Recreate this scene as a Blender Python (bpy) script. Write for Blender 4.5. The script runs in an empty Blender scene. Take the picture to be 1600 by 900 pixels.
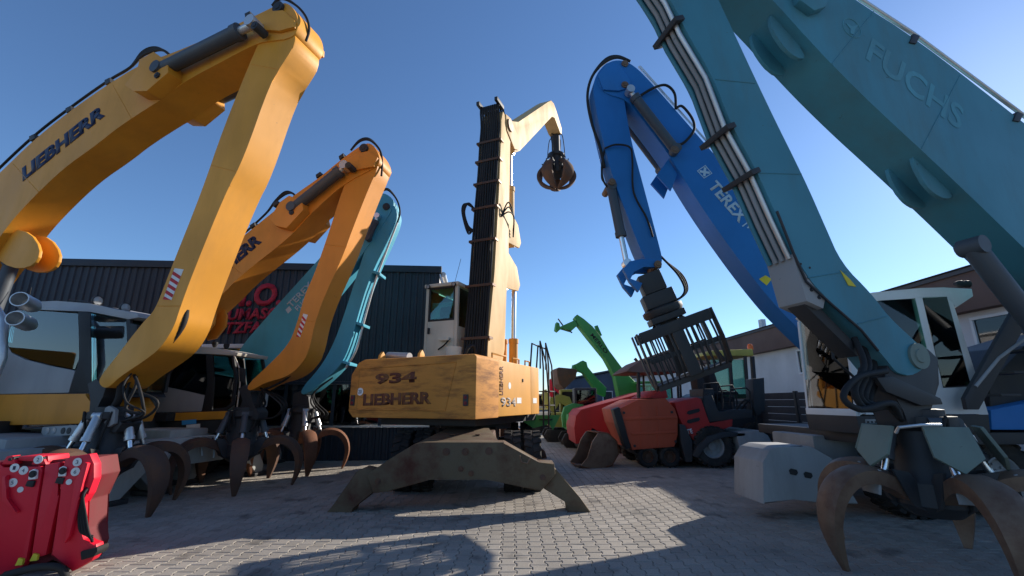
import bpy, bmesh, math, random
from mathutils import Vector as V, Matrix
R = math.radians
random.seed(7)
scene = bpy.context.scene
C = scene.collection

# ---------------------------------------------------------------- camera, sky, sun, exposure
FPX, CAMZ = 700.0, 1.65
PITCH = math.atan(178 / FPX)
cam = bpy.data.objects.new('camera', bpy.data.cameras.new('camera'))
C.objects.link(cam)
cam.location = (0, 0, CAMZ)
cam.rotation_euler = (R(90) + PITCH, 0, 0)
cam.data.sensor_width = 36
cam.data.lens = 36 * FPX / 1600
cam.data.clip_start = 0.05
cam.data.clip_end = 2000
scene.camera = cam

SUN_AZ, SUN_EL = R(54), R(24)          # azimuth from +Y towards +X
world = bpy.data.worlds.new('World')
scene.world = world
world.use_nodes = True
wn = world.node_tree
bg = wn.nodes['Background']
sky = wn.nodes.new('ShaderNodeTexSky')
sky.sky_type = 'NISHITA'
sky.sun_disc = False
sky.sun_elevation = SUN_EL
sky.sun_rotation = SUN_AZ
sky.altitude = 300
sky.air_density = 1.0
sky.dust_density = 0.15
sky.ozone_density = 6.0
wn.links.new(sky.outputs[0], bg.inputs[0])
bg.inputs[1].default_value = 0.1
sl = bpy.data.lights.new('sun', 'SUN')
sl.energy = 4.2
sl.angle = R(0.53)
sl.color = (1.0, 0.93, 0.82)
sun = bpy.data.objects.new('sun', sl)
C.objects.link(sun)
sd = V((math.sin(SUN_AZ) * math.cos(SUN_EL), math.cos(SUN_AZ) * math.cos(SUN_EL), math.sin(SUN_EL)))
sun.location = sd * 60
sun.rotation_euler = (-sd).to_track_quat('-Z', 'Y').to_euler()
vs = scene.view_settings
vs.view_transform = 'Standard'
vs.look = 'None'
vs.exposure = 0.75
vs.gamma = 1.0
vs.use_curve_mapping = False

# ---------------------------------------------------------------- materials
MATS = {}
def nodes(name):
    m = bpy.data.materials.new(name); m.use_nodes = True
    t = m.node_tree; MATS[name] = m
    return m, t, t.nodes['Principled BSDF']
def mk(t, kind, **kw):
    n = t.nodes.new(kind)
    for k, v in kw.items(): setattr(n, k, v)
    return n
def paint(name, col, rough=0.4, dirt=0.35, dirtcol=(0.09, 0.07, 0.05), scale=1.6, metal=0.0, bump=0.02, spec=0.4, streak=True, zs=None):
    """worn paint: base colour, broad fading, grime blotches, vertical run-off and fine bump"""
    m, t, p = nodes(name)
    L = t.links.new
    tc = mk(t, 'ShaderNodeTexCoord')
    mp = mk(t, 'ShaderNodeMapping'); mp.inputs['Scale'].default_value = (1, 1, zs if zs else (0.28 if streak else 1))
    L(tc.outputs['Object'], mp.inputs[0])
    n1 = mk(t, 'ShaderNodeTexNoise'); n1.inputs['Scale'].default_value = scale; n1.inputs['Detail'].default_value = 8; n1.inputs['Roughness'].default_value = 0.68
    L(mp.outputs[0], n1.inputs['Vector'])
    n2 = mk(t, 'ShaderNodeTexNoise'); n2.inputs['Scale'].default_value = 0.7; n2.inputs['Detail'].default_value = 3
    L(tc.outputs['Object'], n2.inputs['Vector'])
    n3 = mk(t, 'ShaderNodeTexNoise'); n3.inputs['Scale'].default_value = 38; n3.inputs['Detail'].default_value = 5
    L(tc.outputs['Object'], n3.inputs['Vector'])
    r1 = mk(t, 'ShaderNodeMapRange'); r1.inputs[1].default_value = 0.46; r1.inputs[2].default_value = 0.74; r1.inputs[4].default_value = dirt
    L(n1.outputs[0], r1.inputs[0])
    r2 = mk(t, 'ShaderNodeMapRange'); r2.inputs[1].default_value = 0.35; r2.inputs[2].default_value = 0.7
    L(n2.outputs[0], r2.inputs[0])
    mx = mk(t, 'ShaderNodeMix', data_type='RGBA')
    mx.inputs[6].default_value = (*[c * 0.88 for c in col], 1); mx.inputs[7].default_value = (*[min(1, c * 1.08 + 0.008) for c in col], 1)
    L(r2.outputs[0], mx.inputs[0])
    m2 = mk(t, 'ShaderNodeMix', data_type='RGBA'); m2.inputs[7].default_value = (*dirtcol, 1)
    L(r1.outputs[0], m2.inputs[0]); L(mx.outputs[2], m2.inputs[6])
    # chipped and scratched spots
    mc = mk(t, 'ShaderNodeMapping'); mc.inputs['Scale'].default_value = (1, 1, 2.2); mc.inputs['Rotation'].default_value = (.4, .5, .2)
    L(tc.outputs['Object'], mc.inputs[0])
    n4 = mk(t, 'ShaderNodeTexNoise'); n4.inputs['Scale'].default_value = 7; n4.inputs['Detail'].default_value = 9; n4.inputs['Roughness'].default_value = 0.75
    L(mc.outputs[0], n4.inputs['Vector'])
    r4 = mk(t, 'ShaderNodeMapRange'); r4.inputs[1].default_value = 0.655; r4.inputs[2].default_value = 0.69; r4.inputs[4].default_value = min(1, dirt * 2.2)
    L(n4.outputs[0], r4.inputs[0])
    m6 = mk(t, 'ShaderNodeMix', data_type='RGBA'); m6.inputs[7].default_value = (*[c * .55 for c in dirtcol], 1)
    L(r4.outputs[0], m6.inputs[0]); L(m2.outputs[2], m6.inputs[6]); L(m6.outputs[2], p.inputs['Base Color'])
    rr = mk(t, 'ShaderNodeMapRange'); rr.inputs[3].default_value = rough; rr.inputs[4].default_value = min(1, rough + 0.35)
    L(n1.outputs[0], rr.inputs[0]); L(rr.outputs[0], p.inputs['Roughness'])
    b = mk(t, 'ShaderNodeBump'); b.inputs['Strength'].default_value = bump * 5; b.inputs['Distance'].default_value = 0.004
    L(n3.outputs[0], b.inputs['Height']); L(b.outputs[0], p.inputs['Normal'])
    p.inputs['Metallic'].default_value = metal
    p.inputs['Specular IOR Level'].default_value = spec
    return m
def glass(name, tint, gloss=0.9):
    m, t, p = nodes(name)
    L = t.links.new
    t.nodes.remove(p)
    tr = mk(t, 'ShaderNodeBsdfTransparent'); tr.inputs[0].default_value = (*tint, 1)
    gl = mk(t, 'ShaderNodeBsdfGlossy'); gl.inputs[0].default_value = (gloss, gloss, gloss, 1); gl.inputs['Roughness'].default_value = 0.03
    fr = mk(t, 'ShaderNodeFresnel'); fr.inputs[0].default_value = 1.5
    ad = mk(t, 'ShaderNodeMath', operation='ADD'); ad.inputs[1].default_value = 0.03
    L(fr.outputs[0], ad.inputs[0])
    mx = mk(t, 'ShaderNodeMixShader')
    L(ad.outputs[0], mx.inputs[0]); L(tr.outputs[0], mx.inputs[1]); L(gl.outputs[0], mx.inputs[2])
    L(mx.outputs[0], t.nodes['Material Output'].inputs[0])
    return m

paint('liebherr_yellow', (0.74, 0.31, 0.022), 0.38, 0.22, (0.16, 0.08, 0.03))
paint('liebherr_orange', (0.70, 0.26, 0.022), 0.40, 0.25, (0.16, 0.07, 0.03))
paint('faded_yellow', (0.66, 0.42, 0.17), 0.5, 0.35, (0.25, 0.13, 0.06))
paint('old_yellow', (0.70, 0.32, 0.045), 0.45, 0.2, (0.3, 0.13, 0.04))
paint('scraped_yellow', (0.55, 0.23, 0.04), 0.6, 0.95, (0.10, 0.04, 0.022), scale=1.3, bump=0.08, zs=5.0)
paint('cream', (0.62, 0.56, 0.46), 0.45, 0.2)
paint('teal', (0.055, 0.23, 0.30), 0.45, 0.55, (0.09, 0.13, 0.12), scale=1.1)
paint('light_teal', (0.07, 0.38, 0.52), 0.42, 0.25, (0.10, 0.12, 0.10))
paint('mid_blue', (0.012, 0.16, 0.46), 0.36, 0.15, (0.03, 0.05, 0.08))
paint('pale_text', (0.5, 0.62, 0.72), 0.5, 0.2)
paint('faint_text', (0.085, 0.31, 0.39), 0.5, 0.4)
paint('navy_text', (0.012, 0.016, 0.06), 0.4, 0.1)
paint('brown_text', (0.12, 0.035, 0.02), 0.6, 0.7, (0.4, 0.2, 0.05), scale=6)
paint('grey_text', (0.32, 0.26, 0.22), 0.6, 0.2)
paint('dark_text', (0.02, 0.03, 0.02), 0.6, 0.2)
paint('cab_grey', (0.34, 0.34, 0.35), 0.4, 0.15)
paint('chassis_grey', (0.42, 0.43, 0.41), 0.5, 0.4, (0.12, 0.10, 0.08))
paint('plate_grey', (0.30, 0.30, 0.30), 0.5, 0.45, (0.10, 0.09, 0.08))
paint('guard_green', (0.17, 0.22, 0.19), 0.5, 0.4)
paint('dark_steel', (0.035, 0.036, 0.04), 0.42, 0.5, (0.09, 0.075, 0.06), metal=0.2)
paint('black_plastic', (0.014, 0.014, 0.016), 0.45, 0.3, (0.06, 0.055, 0.05))
paint('barrel_grey', (0.075, 0.085, 0.10), 0.38, 0.3, (0.10, 0.09, 0.08), metal=0.2)
paint('silver', (0.62, 0.62, 0.62), 0.28, 0.3, (0.12, 0.11, 0.10), metal=0.8)
paint('chrome', (0.8, 0.8, 0.82), 0.12, 0.05, metal=1.0)
paint('rubber', (0.016, 0.016, 0.017), 0.6, 0.35, (0.08, 0.07, 0.06), spec=0.3)
paint('tyre_rubber', (0.022, 0.021, 0.021), 0.8, 0.8, (0.10, 0.085, 0.07), spec=0.2, streak=False)
paint('rust', (0.19, 0.075, 0.035), 0.62, 0.7, (0.07, 0.035, 0.025), scale=4, metal=0.15, bump=0.1, streak=False)
paint('rust_dark', (0.095, 0.052, 0.036), 0.6, 0.8, (0.20, 0.085, 0.035), scale=3, metal=0.2, bump=0.1, streak=False)
paint('worn_steel', (0.21, 0.13, 0.085), 0.4, 0.8, (0.10, 0.04, 0.025), scale=4, metal=0.4, bump=0.08, streak=False)
paint('outrigger', (0.115, 0.082, 0.046), 0.6, 1.0, (0.07, 0.02, 0.011), scale=2.2, metal=0.1, bump=0.1, streak=False)
paint('red_paint', (0.72, 0.006, 0.03), 0.32, 0.15, (0.25, 0.01, 0.02))
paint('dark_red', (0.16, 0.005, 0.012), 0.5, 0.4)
paint('paver_orange', (0.44, 0.072, 0.028), 0.5, 0.5, (0.20, 0.06, 0.03))
paint('paver_red', (0.42, 0.022, 0.02), 0.5, 0.45, (0.16, 0.04, 0.03))
paint('merlo_green', (0.05, 0.28, 0.065), 0.42, 0.35, (0.05, 0.10, 0.04))
paint('olive', (0.30, 0.27, 0.05), 0.55, 0.5)
paint('canopy_yellow', (0.55, 0.45, 0.09), 0.5, 0.3)
paint('white_paint', (0.72, 0.72, 0.72), 0.4, 0.18, (0.3, 0.28, 0.25))
paint('sticker_white', (0.78, 0.78, 0.76), 0.5, 0.25, (0.3, 0.2, 0.2), scale=14)
paint('sticker_red', (0.6, 0.02, 0.03), 0.5, 0.2)
paint('sticker_blue', (0.05, 0.35, 0.7), 0.5, 0.1)
paint('sticker_yellow', (0.75, 0.6, 0.04), 0.5, 0.3, (0.2, 0.15, 0.03), scale=9)
paint('cladding_navy', (0.020, 0.032, 0.05), 0.45, 0.3, (0.05, 0.055, 0.06), scale=0.8)
paint('sign_red', (0.42, 0.012, 0.035), 0.5, 0.1)
paint('wall_white', (0.62, 0.60, 0.60), 0.8, 0.25, (0.4, 0.38, 0.36), scale=0.6, bump=0.05)
paint('fascia_brown', (0.14, 0.085, 0.07), 0.7, 0.4, (0.2, 0.14, 0.11), scale=0.7)
paint('roof_grey', (0.10, 0.10, 0.11), 0.7, 0.4)
paint('fence_grey', (0.045, 0.05, 0.06), 0.75, 0.5, (0.09, 0.09, 0.09), scale=2.5, bump=0.1, streak=False)
paint('hall_blue', (0.07, 0.09, 0.13), 0.6, 0.3)
paint('seat_cloth', (0.03, 0.03, 0.033), 0.9, 0.3, streak=False)
glass('tinted_glass', (0.42, 0.68, 0.70))
glass('green_glass', (0.42, 0.72, 0.62))
glass('window_glass', (0.25, 0.3, 0.34))
m, t, p = nodes('amber'); p.inputs['Base Color'].default_value = (0.8, 0.16, 0.02, 1); p.inputs['Roughness'].default_value = 0.2
m, t, p = nodes('lamp_lens'); p.inputs['Base Color'].default_value = (0.3, 0.31, 0.32, 1); p.inputs['Roughness'].default_value = 0.1

def stone_material(name, island):
    m, t, p = nodes(name); L = t.links.new
    tc = mk(t, 'ShaderNodeTexCoord'); ge = mk(t, 'ShaderNodeNewGeometry')
    n1 = mk(t, 'ShaderNodeTexNoise'); n1.inputs['Scale'].default_value = 0.55; n1.inputs['Detail'].default_value = 6; n1.inputs['Roughness'].default_value = 0.6
    n2 = mk(t, 'ShaderNodeTexNoise'); n2.inputs['Scale'].default_value = 60; n2.inputs['Detail'].default_value = 4
    L(ge.outputs['Position'], n1.inputs['Vector']); L(ge.outputs['Position'], n2.inputs['Vector'])
    if island:
        oi = mk(t, 'ShaderNodeObjectInfo')
        a = mk(t, 'ShaderNodeMath', operation='ADD'); L(ge.outputs['Random Per Island'], a.inputs[0]); L(oi.outputs['Random'], a.inputs[1])
        f = mk(t, 'ShaderNodeMath', operation='FRACT'); L(a.outputs[0], f.inputs[0]); rnd = f.outputs[0]
    else:
        br = mk(t, 'ShaderNodeTexBrick'); br.offset = 0.5; br.inputs['Scale'].default_value = 1.0
        br.inputs['Brick Width'].default_value = 0.20; br.inputs['Row Height'].default_value = 0.165; br.inputs['Mortar Size'].default_value = 0.006
        br.inputs['Color1'].default_value = (0, 0, 0, 1); br.inputs['Color2'].default_value = (1, 1, 1, 1); br.inputs['Mortar'].default_value = (0.5, 0.5, 0.5, 1)
        mp = mk(t, 'ShaderNodeMapping'); mp.inputs['Rotation'].default_value = (0, 0, R(90))
        L(ge.outputs['Position'], mp.inputs[0]); L(mp.outputs[0], br.inputs['Vector']); rnd = br.outputs['Color']
    mx = mk(t, 'ShaderNodeMix', data_type='RGBA'); mx.inputs[6].default_value = (0.26, 0.23, 0.195, 1); mx.inputs[7].default_value = (0.32, 0.285, 0.245, 1)
    L(rnd, mx.inputs[0])
    r1 = mk(t, 'ShaderNodeMapRange'); r1.inputs[1].default_value = 0.45; r1.inputs[2].default_value = 0.75; r1.inputs[4].default_value = 0.6
    L(n1.outputs[0], r1.inputs[0])
    m2 = mk(t, 'ShaderNodeMix', data_type='RGBA'); m2.inputs[7].default_value = (0.13, 0.12, 0.11, 1)
    L(r1.outputs[0], m2.inputs[0]); L(mx.outputs[2], m2.inputs[6])
    m3 = mk(t, 'ShaderNodeMix', data_type='RGBA', blend_type='MULTIPLY'); m3.inputs[0].default_value = 0.55
    L(m2.outputs[2], m3.inputs[6]); L(n2.outputs[0], m3.inputs[7])
    # oil drips
    n4 = mk(t, 'ShaderNodeTexNoise'); n4.inputs['Scale'].default_value = 1.7; n4.inputs['Detail'].default_value = 5
    L(ge.outputs['Position'], n4.inputs['Vector'])
    r4 = mk(t, 'ShaderNodeMapRange'); r4.inputs[1].default_value = 0.6; r4.inputs[2].default_value = 0.68; r4.inputs[4].default_value = 0.6
    L(n4.outputs[0], r4.inputs[0])
    m4 = mk(t, 'ShaderNodeMix', data_type='RGBA'); m4.inputs[7].default_value = (0.05, 0.045, 0.04, 1)
    L(r4.outputs[0], m4.inputs[0]); L(m3.outputs[2], m4.inputs[6])
    col = m4.outputs[2]
    if not island:
        m5 = mk(t, 'ShaderNodeMix', data_type='RGBA'); m5.inputs[7].default_value = (0.05, 0.045, 0.04, 1)
        mm = mk(t, 'ShaderNodeMath', operation='MULTIPLY'); mm.inputs[1].default_value = 0.8; L(br.outputs['Fac'], mm.inputs[0])
        L(mm.outputs[0], m5.inputs[0]); L(col, m5.inputs[6]); col = m5.outputs[2]
    mu = mk(t, 'ShaderNodeMix', data_type='RGBA', blend_type='MULTIPLY'); mu.inputs[0].default_value = 1; mu.inputs[7].default_value = (1.5, 1.5, 1.5, 1)
    L(col, mu.inputs[6]); L(mu.outputs[2], p.inputs['Base Color'])
    p.inputs['Roughness'].default_value = 0.82; p.inputs['Specular IOR Level'].default_value = 0.3
    b = mk(t, 'ShaderNodeBump'); b.inputs['Strength'].default_value = 0.35; b.inputs['Distance'].default_value = 0.003
    L(n2.outputs[0], b.inputs['Height']); L(b.outputs[0], p.inputs['Normal'])
    return m
stone_material('paver_stone', True)
stone_material('paving_far', False)
paint('joint_sand', (0.055, 0.05, 0.042), 0.95, 0.5, (0.09, 0.08, 0.065), scale=6, streak=False, spec=0.1)

# ---------------------------------------------------------------- geometry helpers
ORG = {}
def link(name, me, mat, parent=None):
    o = bpy.data.objects.new(name, me)
    C.objects.link(o)
    me.materials.append(MATS[mat])
    if parent is not None:
        o.parent = parent; ORG[o] = ORG[parent]
    else:
        ORG[o] = V((0, 0, 0))
    return o
def finish(bm, name, mat, parent=None, smooth=35, origin=None):
    bmesh.ops.recalc_face_normals(bm, faces=bm.faces)
    off = ORG[parent] if parent is not None else (origin if origin is not None else V((0, 0, 0)))
    bmesh.ops.translate(bm, verts=bm.verts, vec=-V(off))
    me = bpy.data.meshes.new(name)
    bm.to_mesh(me); bm.free()
    if smooth:
        for f in me.polygons: f.use_smooth = True
        me.set_sharp_from_angle(angle=R(smooth))
    o = link(name, me, mat, parent)
    if parent is None and origin is not None:
        o.location = origin; ORG[o] = V(origin)
    return o
def thing(name, label, cat, loc, group=None):
    o = bpy.data.objects.new(name, None); C.objects.link(o)
    o.location = loc; ORG[o] = V(loc); o.empty_display_size = 0.3
    o['label'] = label; o['category'] = cat
    if group: o['group'] = group
    return o
def tag(o, label, cat, group=None):
    o['label'] = label; o['category'] = cat
    if group: o['group'] = group
    return o
def prism(bm, pts, vec, bevel=0.0):
    vec = V(vec)
    a = [bm.verts.new(p) for p in pts]; b = [bm.verts.new(V(p) + vec) for p in pts]
    n = len(pts); fs = [bm.faces.new(a), bm.faces.new(b[::-1])]
    for i in range(n): fs.append(bm.faces.new((a[i], b[i], b[(i + 1) % n], a[(i + 1) % n])))
    if bevel:
        es = list({e for f in (fs[:2] if n > 40 else fs) for e in f.edges})
        bmesh.ops.bevel(bm, geom=es, offset=bevel, segments=2, profile=0.6, affect='EDGES', clamp_overlap=True)
def boxm(bm, M, size, bevel=0.0):
    sx, sy, sz = [s / 2 for s in size]
    pts = [M @ V((x, y, -sz)) for x, y in ((-sx, -sy), (sx, -sy), (sx, sy), (-sx, sy))]
    prism(bm, pts, (M.to_3x3() @ V((0, 0, 2 * sz))), bevel)
def frame_from(z, hint=(0, 0, 1)):
    z = V(z).normalized(); h = V(hint)
    if abs(z.dot(h)) > 0.97: h = V((1, 0, 0))
    x = h.cross(z).normalized(); y = z.cross(x)
    return Matrix((x, y, z)).transposed()
def lathe(bm, p, axis, prof, n=20):
    """prof: list of (radius, distance along axis) revolved about the axis"""
    M = frame_from(axis); p = V(p); rings = []
    for r, a in prof:
        if r < 1e-5: rings.append([bm.verts.new(p + M @ V((0, 0, a)))])
        else: rings.append([bm.verts.new(p + M @ V((r * math.cos(2 * math.pi * i / n), r * math.sin(2 * math.pi * i / n), a))) for i in range(n)])
    for A, B in zip(rings, rings[1:]):
        for i in range(n):
            j = (i + 1) % n
            q = [A[i % len(A)], A[j % len(A)], B[j % len(B)], B[i % len(B)]]
            q = [v for k, v in enumerate(q) if v not in q[:k]]
            if len(q) > 2: bm.faces.new(q)
def cyl(bm, p0, p1, r0, r1=None, n=16):
    r1 = r0 if r1 is None else r1
    d = V(p1) - V(p0)
    lathe(bm, p0, d, [(0, 0), (r0, 0), (r1, d.length), (0, d.length)], n)
def catmull(pts, k=6):
    pts = [V(p) for p in pts]; out = []
    for i in range(len(pts) - 1):
        p0 = pts[max(i - 1, 0)]; p1 = pts[i]; p2 = pts[i + 1]; p3 = pts[min(i + 2, len(pts) - 1)]
        for j in range(k):
            s = j / k
            out.append(0.5 * ((2 * p1) + (p2 - p0) * s + (2 * p0 - 5 * p1 + 4 * p2 - p3) * s * s + (3 * p1 - p0 - 3 * p2 + p3) * s ** 3))
    out.append(pts[-1]); return out
def tube(bm, pts, r, n=8, smooth=True, k=6):
    P = catmull(pts, k) if smooth else [V(p) for p in pts]
    up = None; rings = []
    for i, p in enumerate(P):
        d = (P[min(i + 1, len(P) - 1)] - P[max(i - 1, 0)]).normalized()
        if up is None: up = frame_from(d).col[0]
        up = (up - d * up.dot(d)).normalized(); s = d.cross(up)
        rings.append([bm.verts.new(p + r * (up * math.cos(2 * math.pi * q / n) + s * math.sin(2 * math.pi * q / n))) for q in range(n)])
    for A, B in zip(rings, rings[1:]):
        for q in range(n): bm.faces.new((A[q], A[(q + 1) % n], B[(q + 1) % n], B[q]))
    bm.faces.new(rings[0][::-1]); bm.faces.new(rings[-1])
def band(bm, st, M, close=True):
    """st: (r, z, thickness, width) stations along a centre line in the local xz plane of M"""
    rings = []
    for i, (r, z, th, w) in enumerate(st):
        a = st[max(i - 1, 0)]; b = st[min(i + 1, len(st) - 1)]
        d = V((b[0] - a[0], 0, b[1] - a[1])).normalized(); nrm = V((-d.z, 0, d.x))
        c = V((r, 0, z))
        # a shallow ridge along the outside makes the shell of a tine
        rings.append([bm.verts.new(M @ (c + nrm * th * s + V((0, w * q, 0)))) for s, q in ((-.5, -.5), (-.5, .5), (.25, .5), (.5, .22), (.5, -.22), (.25, -.5))])
    for A, B in zip(rings, rings[1:]):
        for q in range(6): bm.faces.new((A[q], A[(q + 1) % 6], B[(q + 1) % 6], B[q]))
    bm.faces.new(rings[0][::-1]); bm.faces.new(rings[-1])

# the photograph's rays: outlines are traced on the real vertical plane each boom works in
cp, sp = math.cos(PITCH), math.sin(PITCH)
def ray(px, py):
    x = (px - 800) / FPX; v = (450 - py) / FPX
    return V((x, cp - v * sp, sp + v * cp))
class Plane:
    """vertical working plane: through ground point O, heading angle deg (0 = +X); v counts away from the camera"""
    def __init__(s, x, y, ang):
        s.O = V((x, y, 0)); s.h = V((math.cos(R(ang)), math.sin(R(ang)), 0))
        n = V((-s.h.y, s.h.x, 0)); s.n = n if n.y > 0 or (abs(n.y) < 1e-6 and n.x > 0) else -n
    def p(s, px, py, off=0.0):
        d = ray(px, py); o = V((0, 0, CAMZ)); q = s.O + s.n * off
        return o + d * ((q - o).dot(s.n) / d.dot(s.n))
    def pts(s, L, off=0.0): return [s.p(a, b, off) for a, b in L]
    def w(s, u, v, z): return s.O + s.h * u + s.n * v + V((0, 0, z))
    def M(s, u, v, z):
        return Matrix.Translation(s.w(u, v, z)) @ Matrix((s.h, s.n, V((0, 0, 1)))).transposed().to_4x4()
def chaikin(P, it=2):
    for _ in range(it):
        Q = []
        for i, a in enumerate(P):
            b = P[(i + 1) % len(P)]
            Q += [(a[0] * .75 + b[0] * .25, a[1] * .75 + b[1] * .25), (a[0] * .25 + b[0] * .75, a[1] * .25 + b[1] * .75)]
        P = Q
    return P
def slab(pl, poly, v0, v1, name, mat, parent, bevel=0.012, smooth=30):
    if name in ('boom', 'stick') and len(poly) > 10 and mat not in ('merlo_green', 'olive', 'red_paint', 'canopy_yellow'): poly = chaikin(poly)
    bm = bmesh.new(); prism(bm, pl.pts(poly, v0), pl.n * (v1 - v0), bevel)
    return finish(bm, name, mat, parent, smooth)
def slab2(pl, poly, ref, v0, v1, name, mat, parent, bevel=0.008, smooth=30):
    """traced at depth ref, then built between v0 and v1 (same u and z)"""
    bm = bmesh.new(); prism(bm, [q + pl.n * (v0 - ref) for q in pl.pts(poly, ref)], pl.n * (v1 - v0), bevel)
    return finish(bm, name, mat, parent, smooth)
def box(pl, u0, u1, v0, v1, z0, z1, name, mat, parent, bevel=0.015):
    bm = bmesh.new(); boxm(bm, pl.M((u0 + u1) / 2, (v0 + v1) / 2, (z0 + z1) / 2), (abs(u1 - u0), abs(v1 - v0), abs(z1 - z0)), bevel)
    return finish(bm, name, mat, parent)
def hose(pts, r, parent, name='hose', mat='rubber', n=7, k=6):
    bm = bmesh.new(); tube(bm, pts, r, n, True, k)
    return finish(bm, name, mat, parent, 60)
def pipe(pts, r, parent, name='rail', mat='black_plastic', n=8):
    bm = bmesh.new(); tube(bm, pts, r, n, False)
    return finish(bm, name, mat, parent, 50)
def hyd(p0, p1, r, frac, parent, mat='barrel_grey', rodmat='chrome', axis=None):
    """hydraulic ram: barrel from p0, rod to p1, eyes at both ends"""
    p0, p1 = V(p0), V(p1); d = p1 - p0; m = p0 + d * frac; e = d.normalized()
    bm = bmesh.new()
    lathe(bm, p0, d, [(0, 0), (r * .9, 0), (r, r * .3), (r, d.length * frac - r), (r * 1.14, d.length * frac - r), (r * 1.14, d.length * frac), (0, d.length * frac)], 18)
    if axis is not None: cyl(bm, p0 - V(axis) * r * 1.05, p0 + V(axis) * r * 1.05, r * .95)
    b = finish(bm, 'cylinder_barrel', mat, parent)
    bm = bmesh.new(); cyl(bm, m, p1, r * .55)
    if axis is not None: cyl(bm, p1 - V(axis) * r * .9, p1 + V(axis) * r * .9, r * .85)
    finish(bm, 'cylinder_rod', rodmat, parent)
    return b
def seam(pl, a, b, v, parent):
    bm = bmesh.new(); tube(bm, [pl.p(*a, v), pl.p(*b, v)], .007, 6, False)
    return finish(bm, 'weld_seam', parent.data.materials[0].name, parent)
def pin(pl, px, py, v0, v1, r, parent, mat='dark_steel', name='pivot_pin'):
    q = pl.p(px, py, v0); bm = bmesh.new()
    lathe(bm, q, pl.n, [(0, 0), (r * .5, 0), (r * .55, .012), (r, .012), (r, v1 - v0), (0, v1 - v0)], 18)
    return finish(bm, name, mat, parent)
def lettering(txt, p0, p1, ptop, mat, parent, nrm, off=0.004, fat=0.02, name='lettering', ext=0.002, shear=0.0):
    """flat painted lettering: baseline p0 to p1, cap height set by ptop, on the face whose outward normal is nrm"""
    cu = bpy.data.curves.new('t', 'FONT'); cu.body = txt; cu.offset = fat; cu.extrude = 0.0; cu.resolution_u = 3; cu.shear = shear
    ob = bpy.data.objects.new('t', cu); C.objects.link(ob)
    dg = bpy.context.evaluated_depsgraph_get(); me = bpy.data.meshes.new_from_object(ob.evaluated_get(dg))
    bpy.data.objects.remove(ob); bpy.data.curves.remove(cu)
    xs = [v.co.x for v in me.vertices]; ys = [v.co.y for v in me.vertices]
    x0, x1, y0, y1 = min(xs), max(xs), min(ys), max(ys)
    p0, p1, ptop, nrm = V(p0), V(p1), V(ptop), V(nrm).normalized()
    X = p1 - p0; Y = ptop - p0; Y = Y - X.normalized() * Y.dot(X.normalized())
    bm = bmesh.new(); bm.from_mesh(me); bpy.data.meshes.remove(me)
    for v in bm.verts:
        a = (v.co.x - x0) / (x1 - x0); b = (v.co.y - y0) / (y1 - y0)
        v.co = p0 + X * a + Y * b + nrm * off
    if ext:
        r = bmesh.ops.extrude_face_region(bm, geom=list(bm.faces))
        bmesh.ops.translate(bm, verts=[e for e in r['geom'] if isinstance(e, bmesh.types.BMVert)], vec=nrm * ext)
    return finish(bm, name, mat, parent, 0)
def wheel(c, axis, r, w, parent, rim='dark_steel', lugs=22):
    """tyre with tread blocks and a dished rim; axis points outwards"""
    c = V(c); a = V(axis).normalized(); h = w / 2
    ti = bmesh.new()
    lathe(ti, c, a, [(r * .56, -h * .8), (r * .72, -h), (r * .9, -h * .97), (r * .96, -h * .8), (r * .965, 0), (r * .96, h * .8), (r * .9, h * .97), (r * .72, h), (r * .56, h * .8)], 28)
    M = frame_from(a)
    for i in range(lugs):
        for s in (-1, 1):
            th = 2 * math.pi * (i + (0.5 if s > 0 else 0)) / lugs
            T = Matrix.Translation(c) @ (M @ Matrix.Rotation(th, 3, 'Z')).to_4x4() @ Matrix.Translation((r * .965, 0, s * h * .5)) @ Matrix.Rotation(R(18 * s), 4, 'X')
            boxm(ti, T, (r * .09, r * .14, h * .92))
    wo = finish(ti, 'tyre', 'tyre_rubber', parent, 40)
    bm = bmesh.new()
    lathe(bm, c, a, [(r * .57, -h * .8), (r * .57, h * .75), (r * .52, h * .82), (r * .48, h * .7), (r * .46, h * .25), (r * .2, h * .2), (r * .19, h * .5), (0, h * .52)], 24)
    for i in range(8):
        th = 2 * math.pi * i / 8; q = c + M @ V((r * .33 * math.cos(th), r * .33 * math.sin(th), h * .22)); cyl(bm, q, q + a * .03, r * .035, n=6)
    finish(bm, 'rim', rim, wo, 40)
    return wo

# ================================================================ THE SETTING
def quad_sheet(name, rects, z, mat):
    bm = bmesh.new()
    for x0, y0, x1, y1 in rects: bm.faces.new([bm.verts.new((x, y, z)) for x, y in ((x0, y0), (x1, y0), (x1, y1), (x0, y1))])
    return finish(bm, name, mat, None, 0)
SX0, SX1, SY0, SY1 = -13.53, 10.56, 2.6, 17.0        # range in which every paving stone is built
yard = quad_sheet('paved_yard', [(-400, SY1, 400, 700), (-400, -60, 400, SY0), (-400, SY0, SX0, SY1), (SX1, SY0, 400, SY1)], -0.001, 'paving_far')
yard['kind'] = 'structure'
bed = quad_sheet('sand_bed', [(SX0 - .3, SY0 - .3, SX1 + .3, SY1 + .3)], -0.012, 'joint_sand')
bed['kind'] = 'structure'
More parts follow.
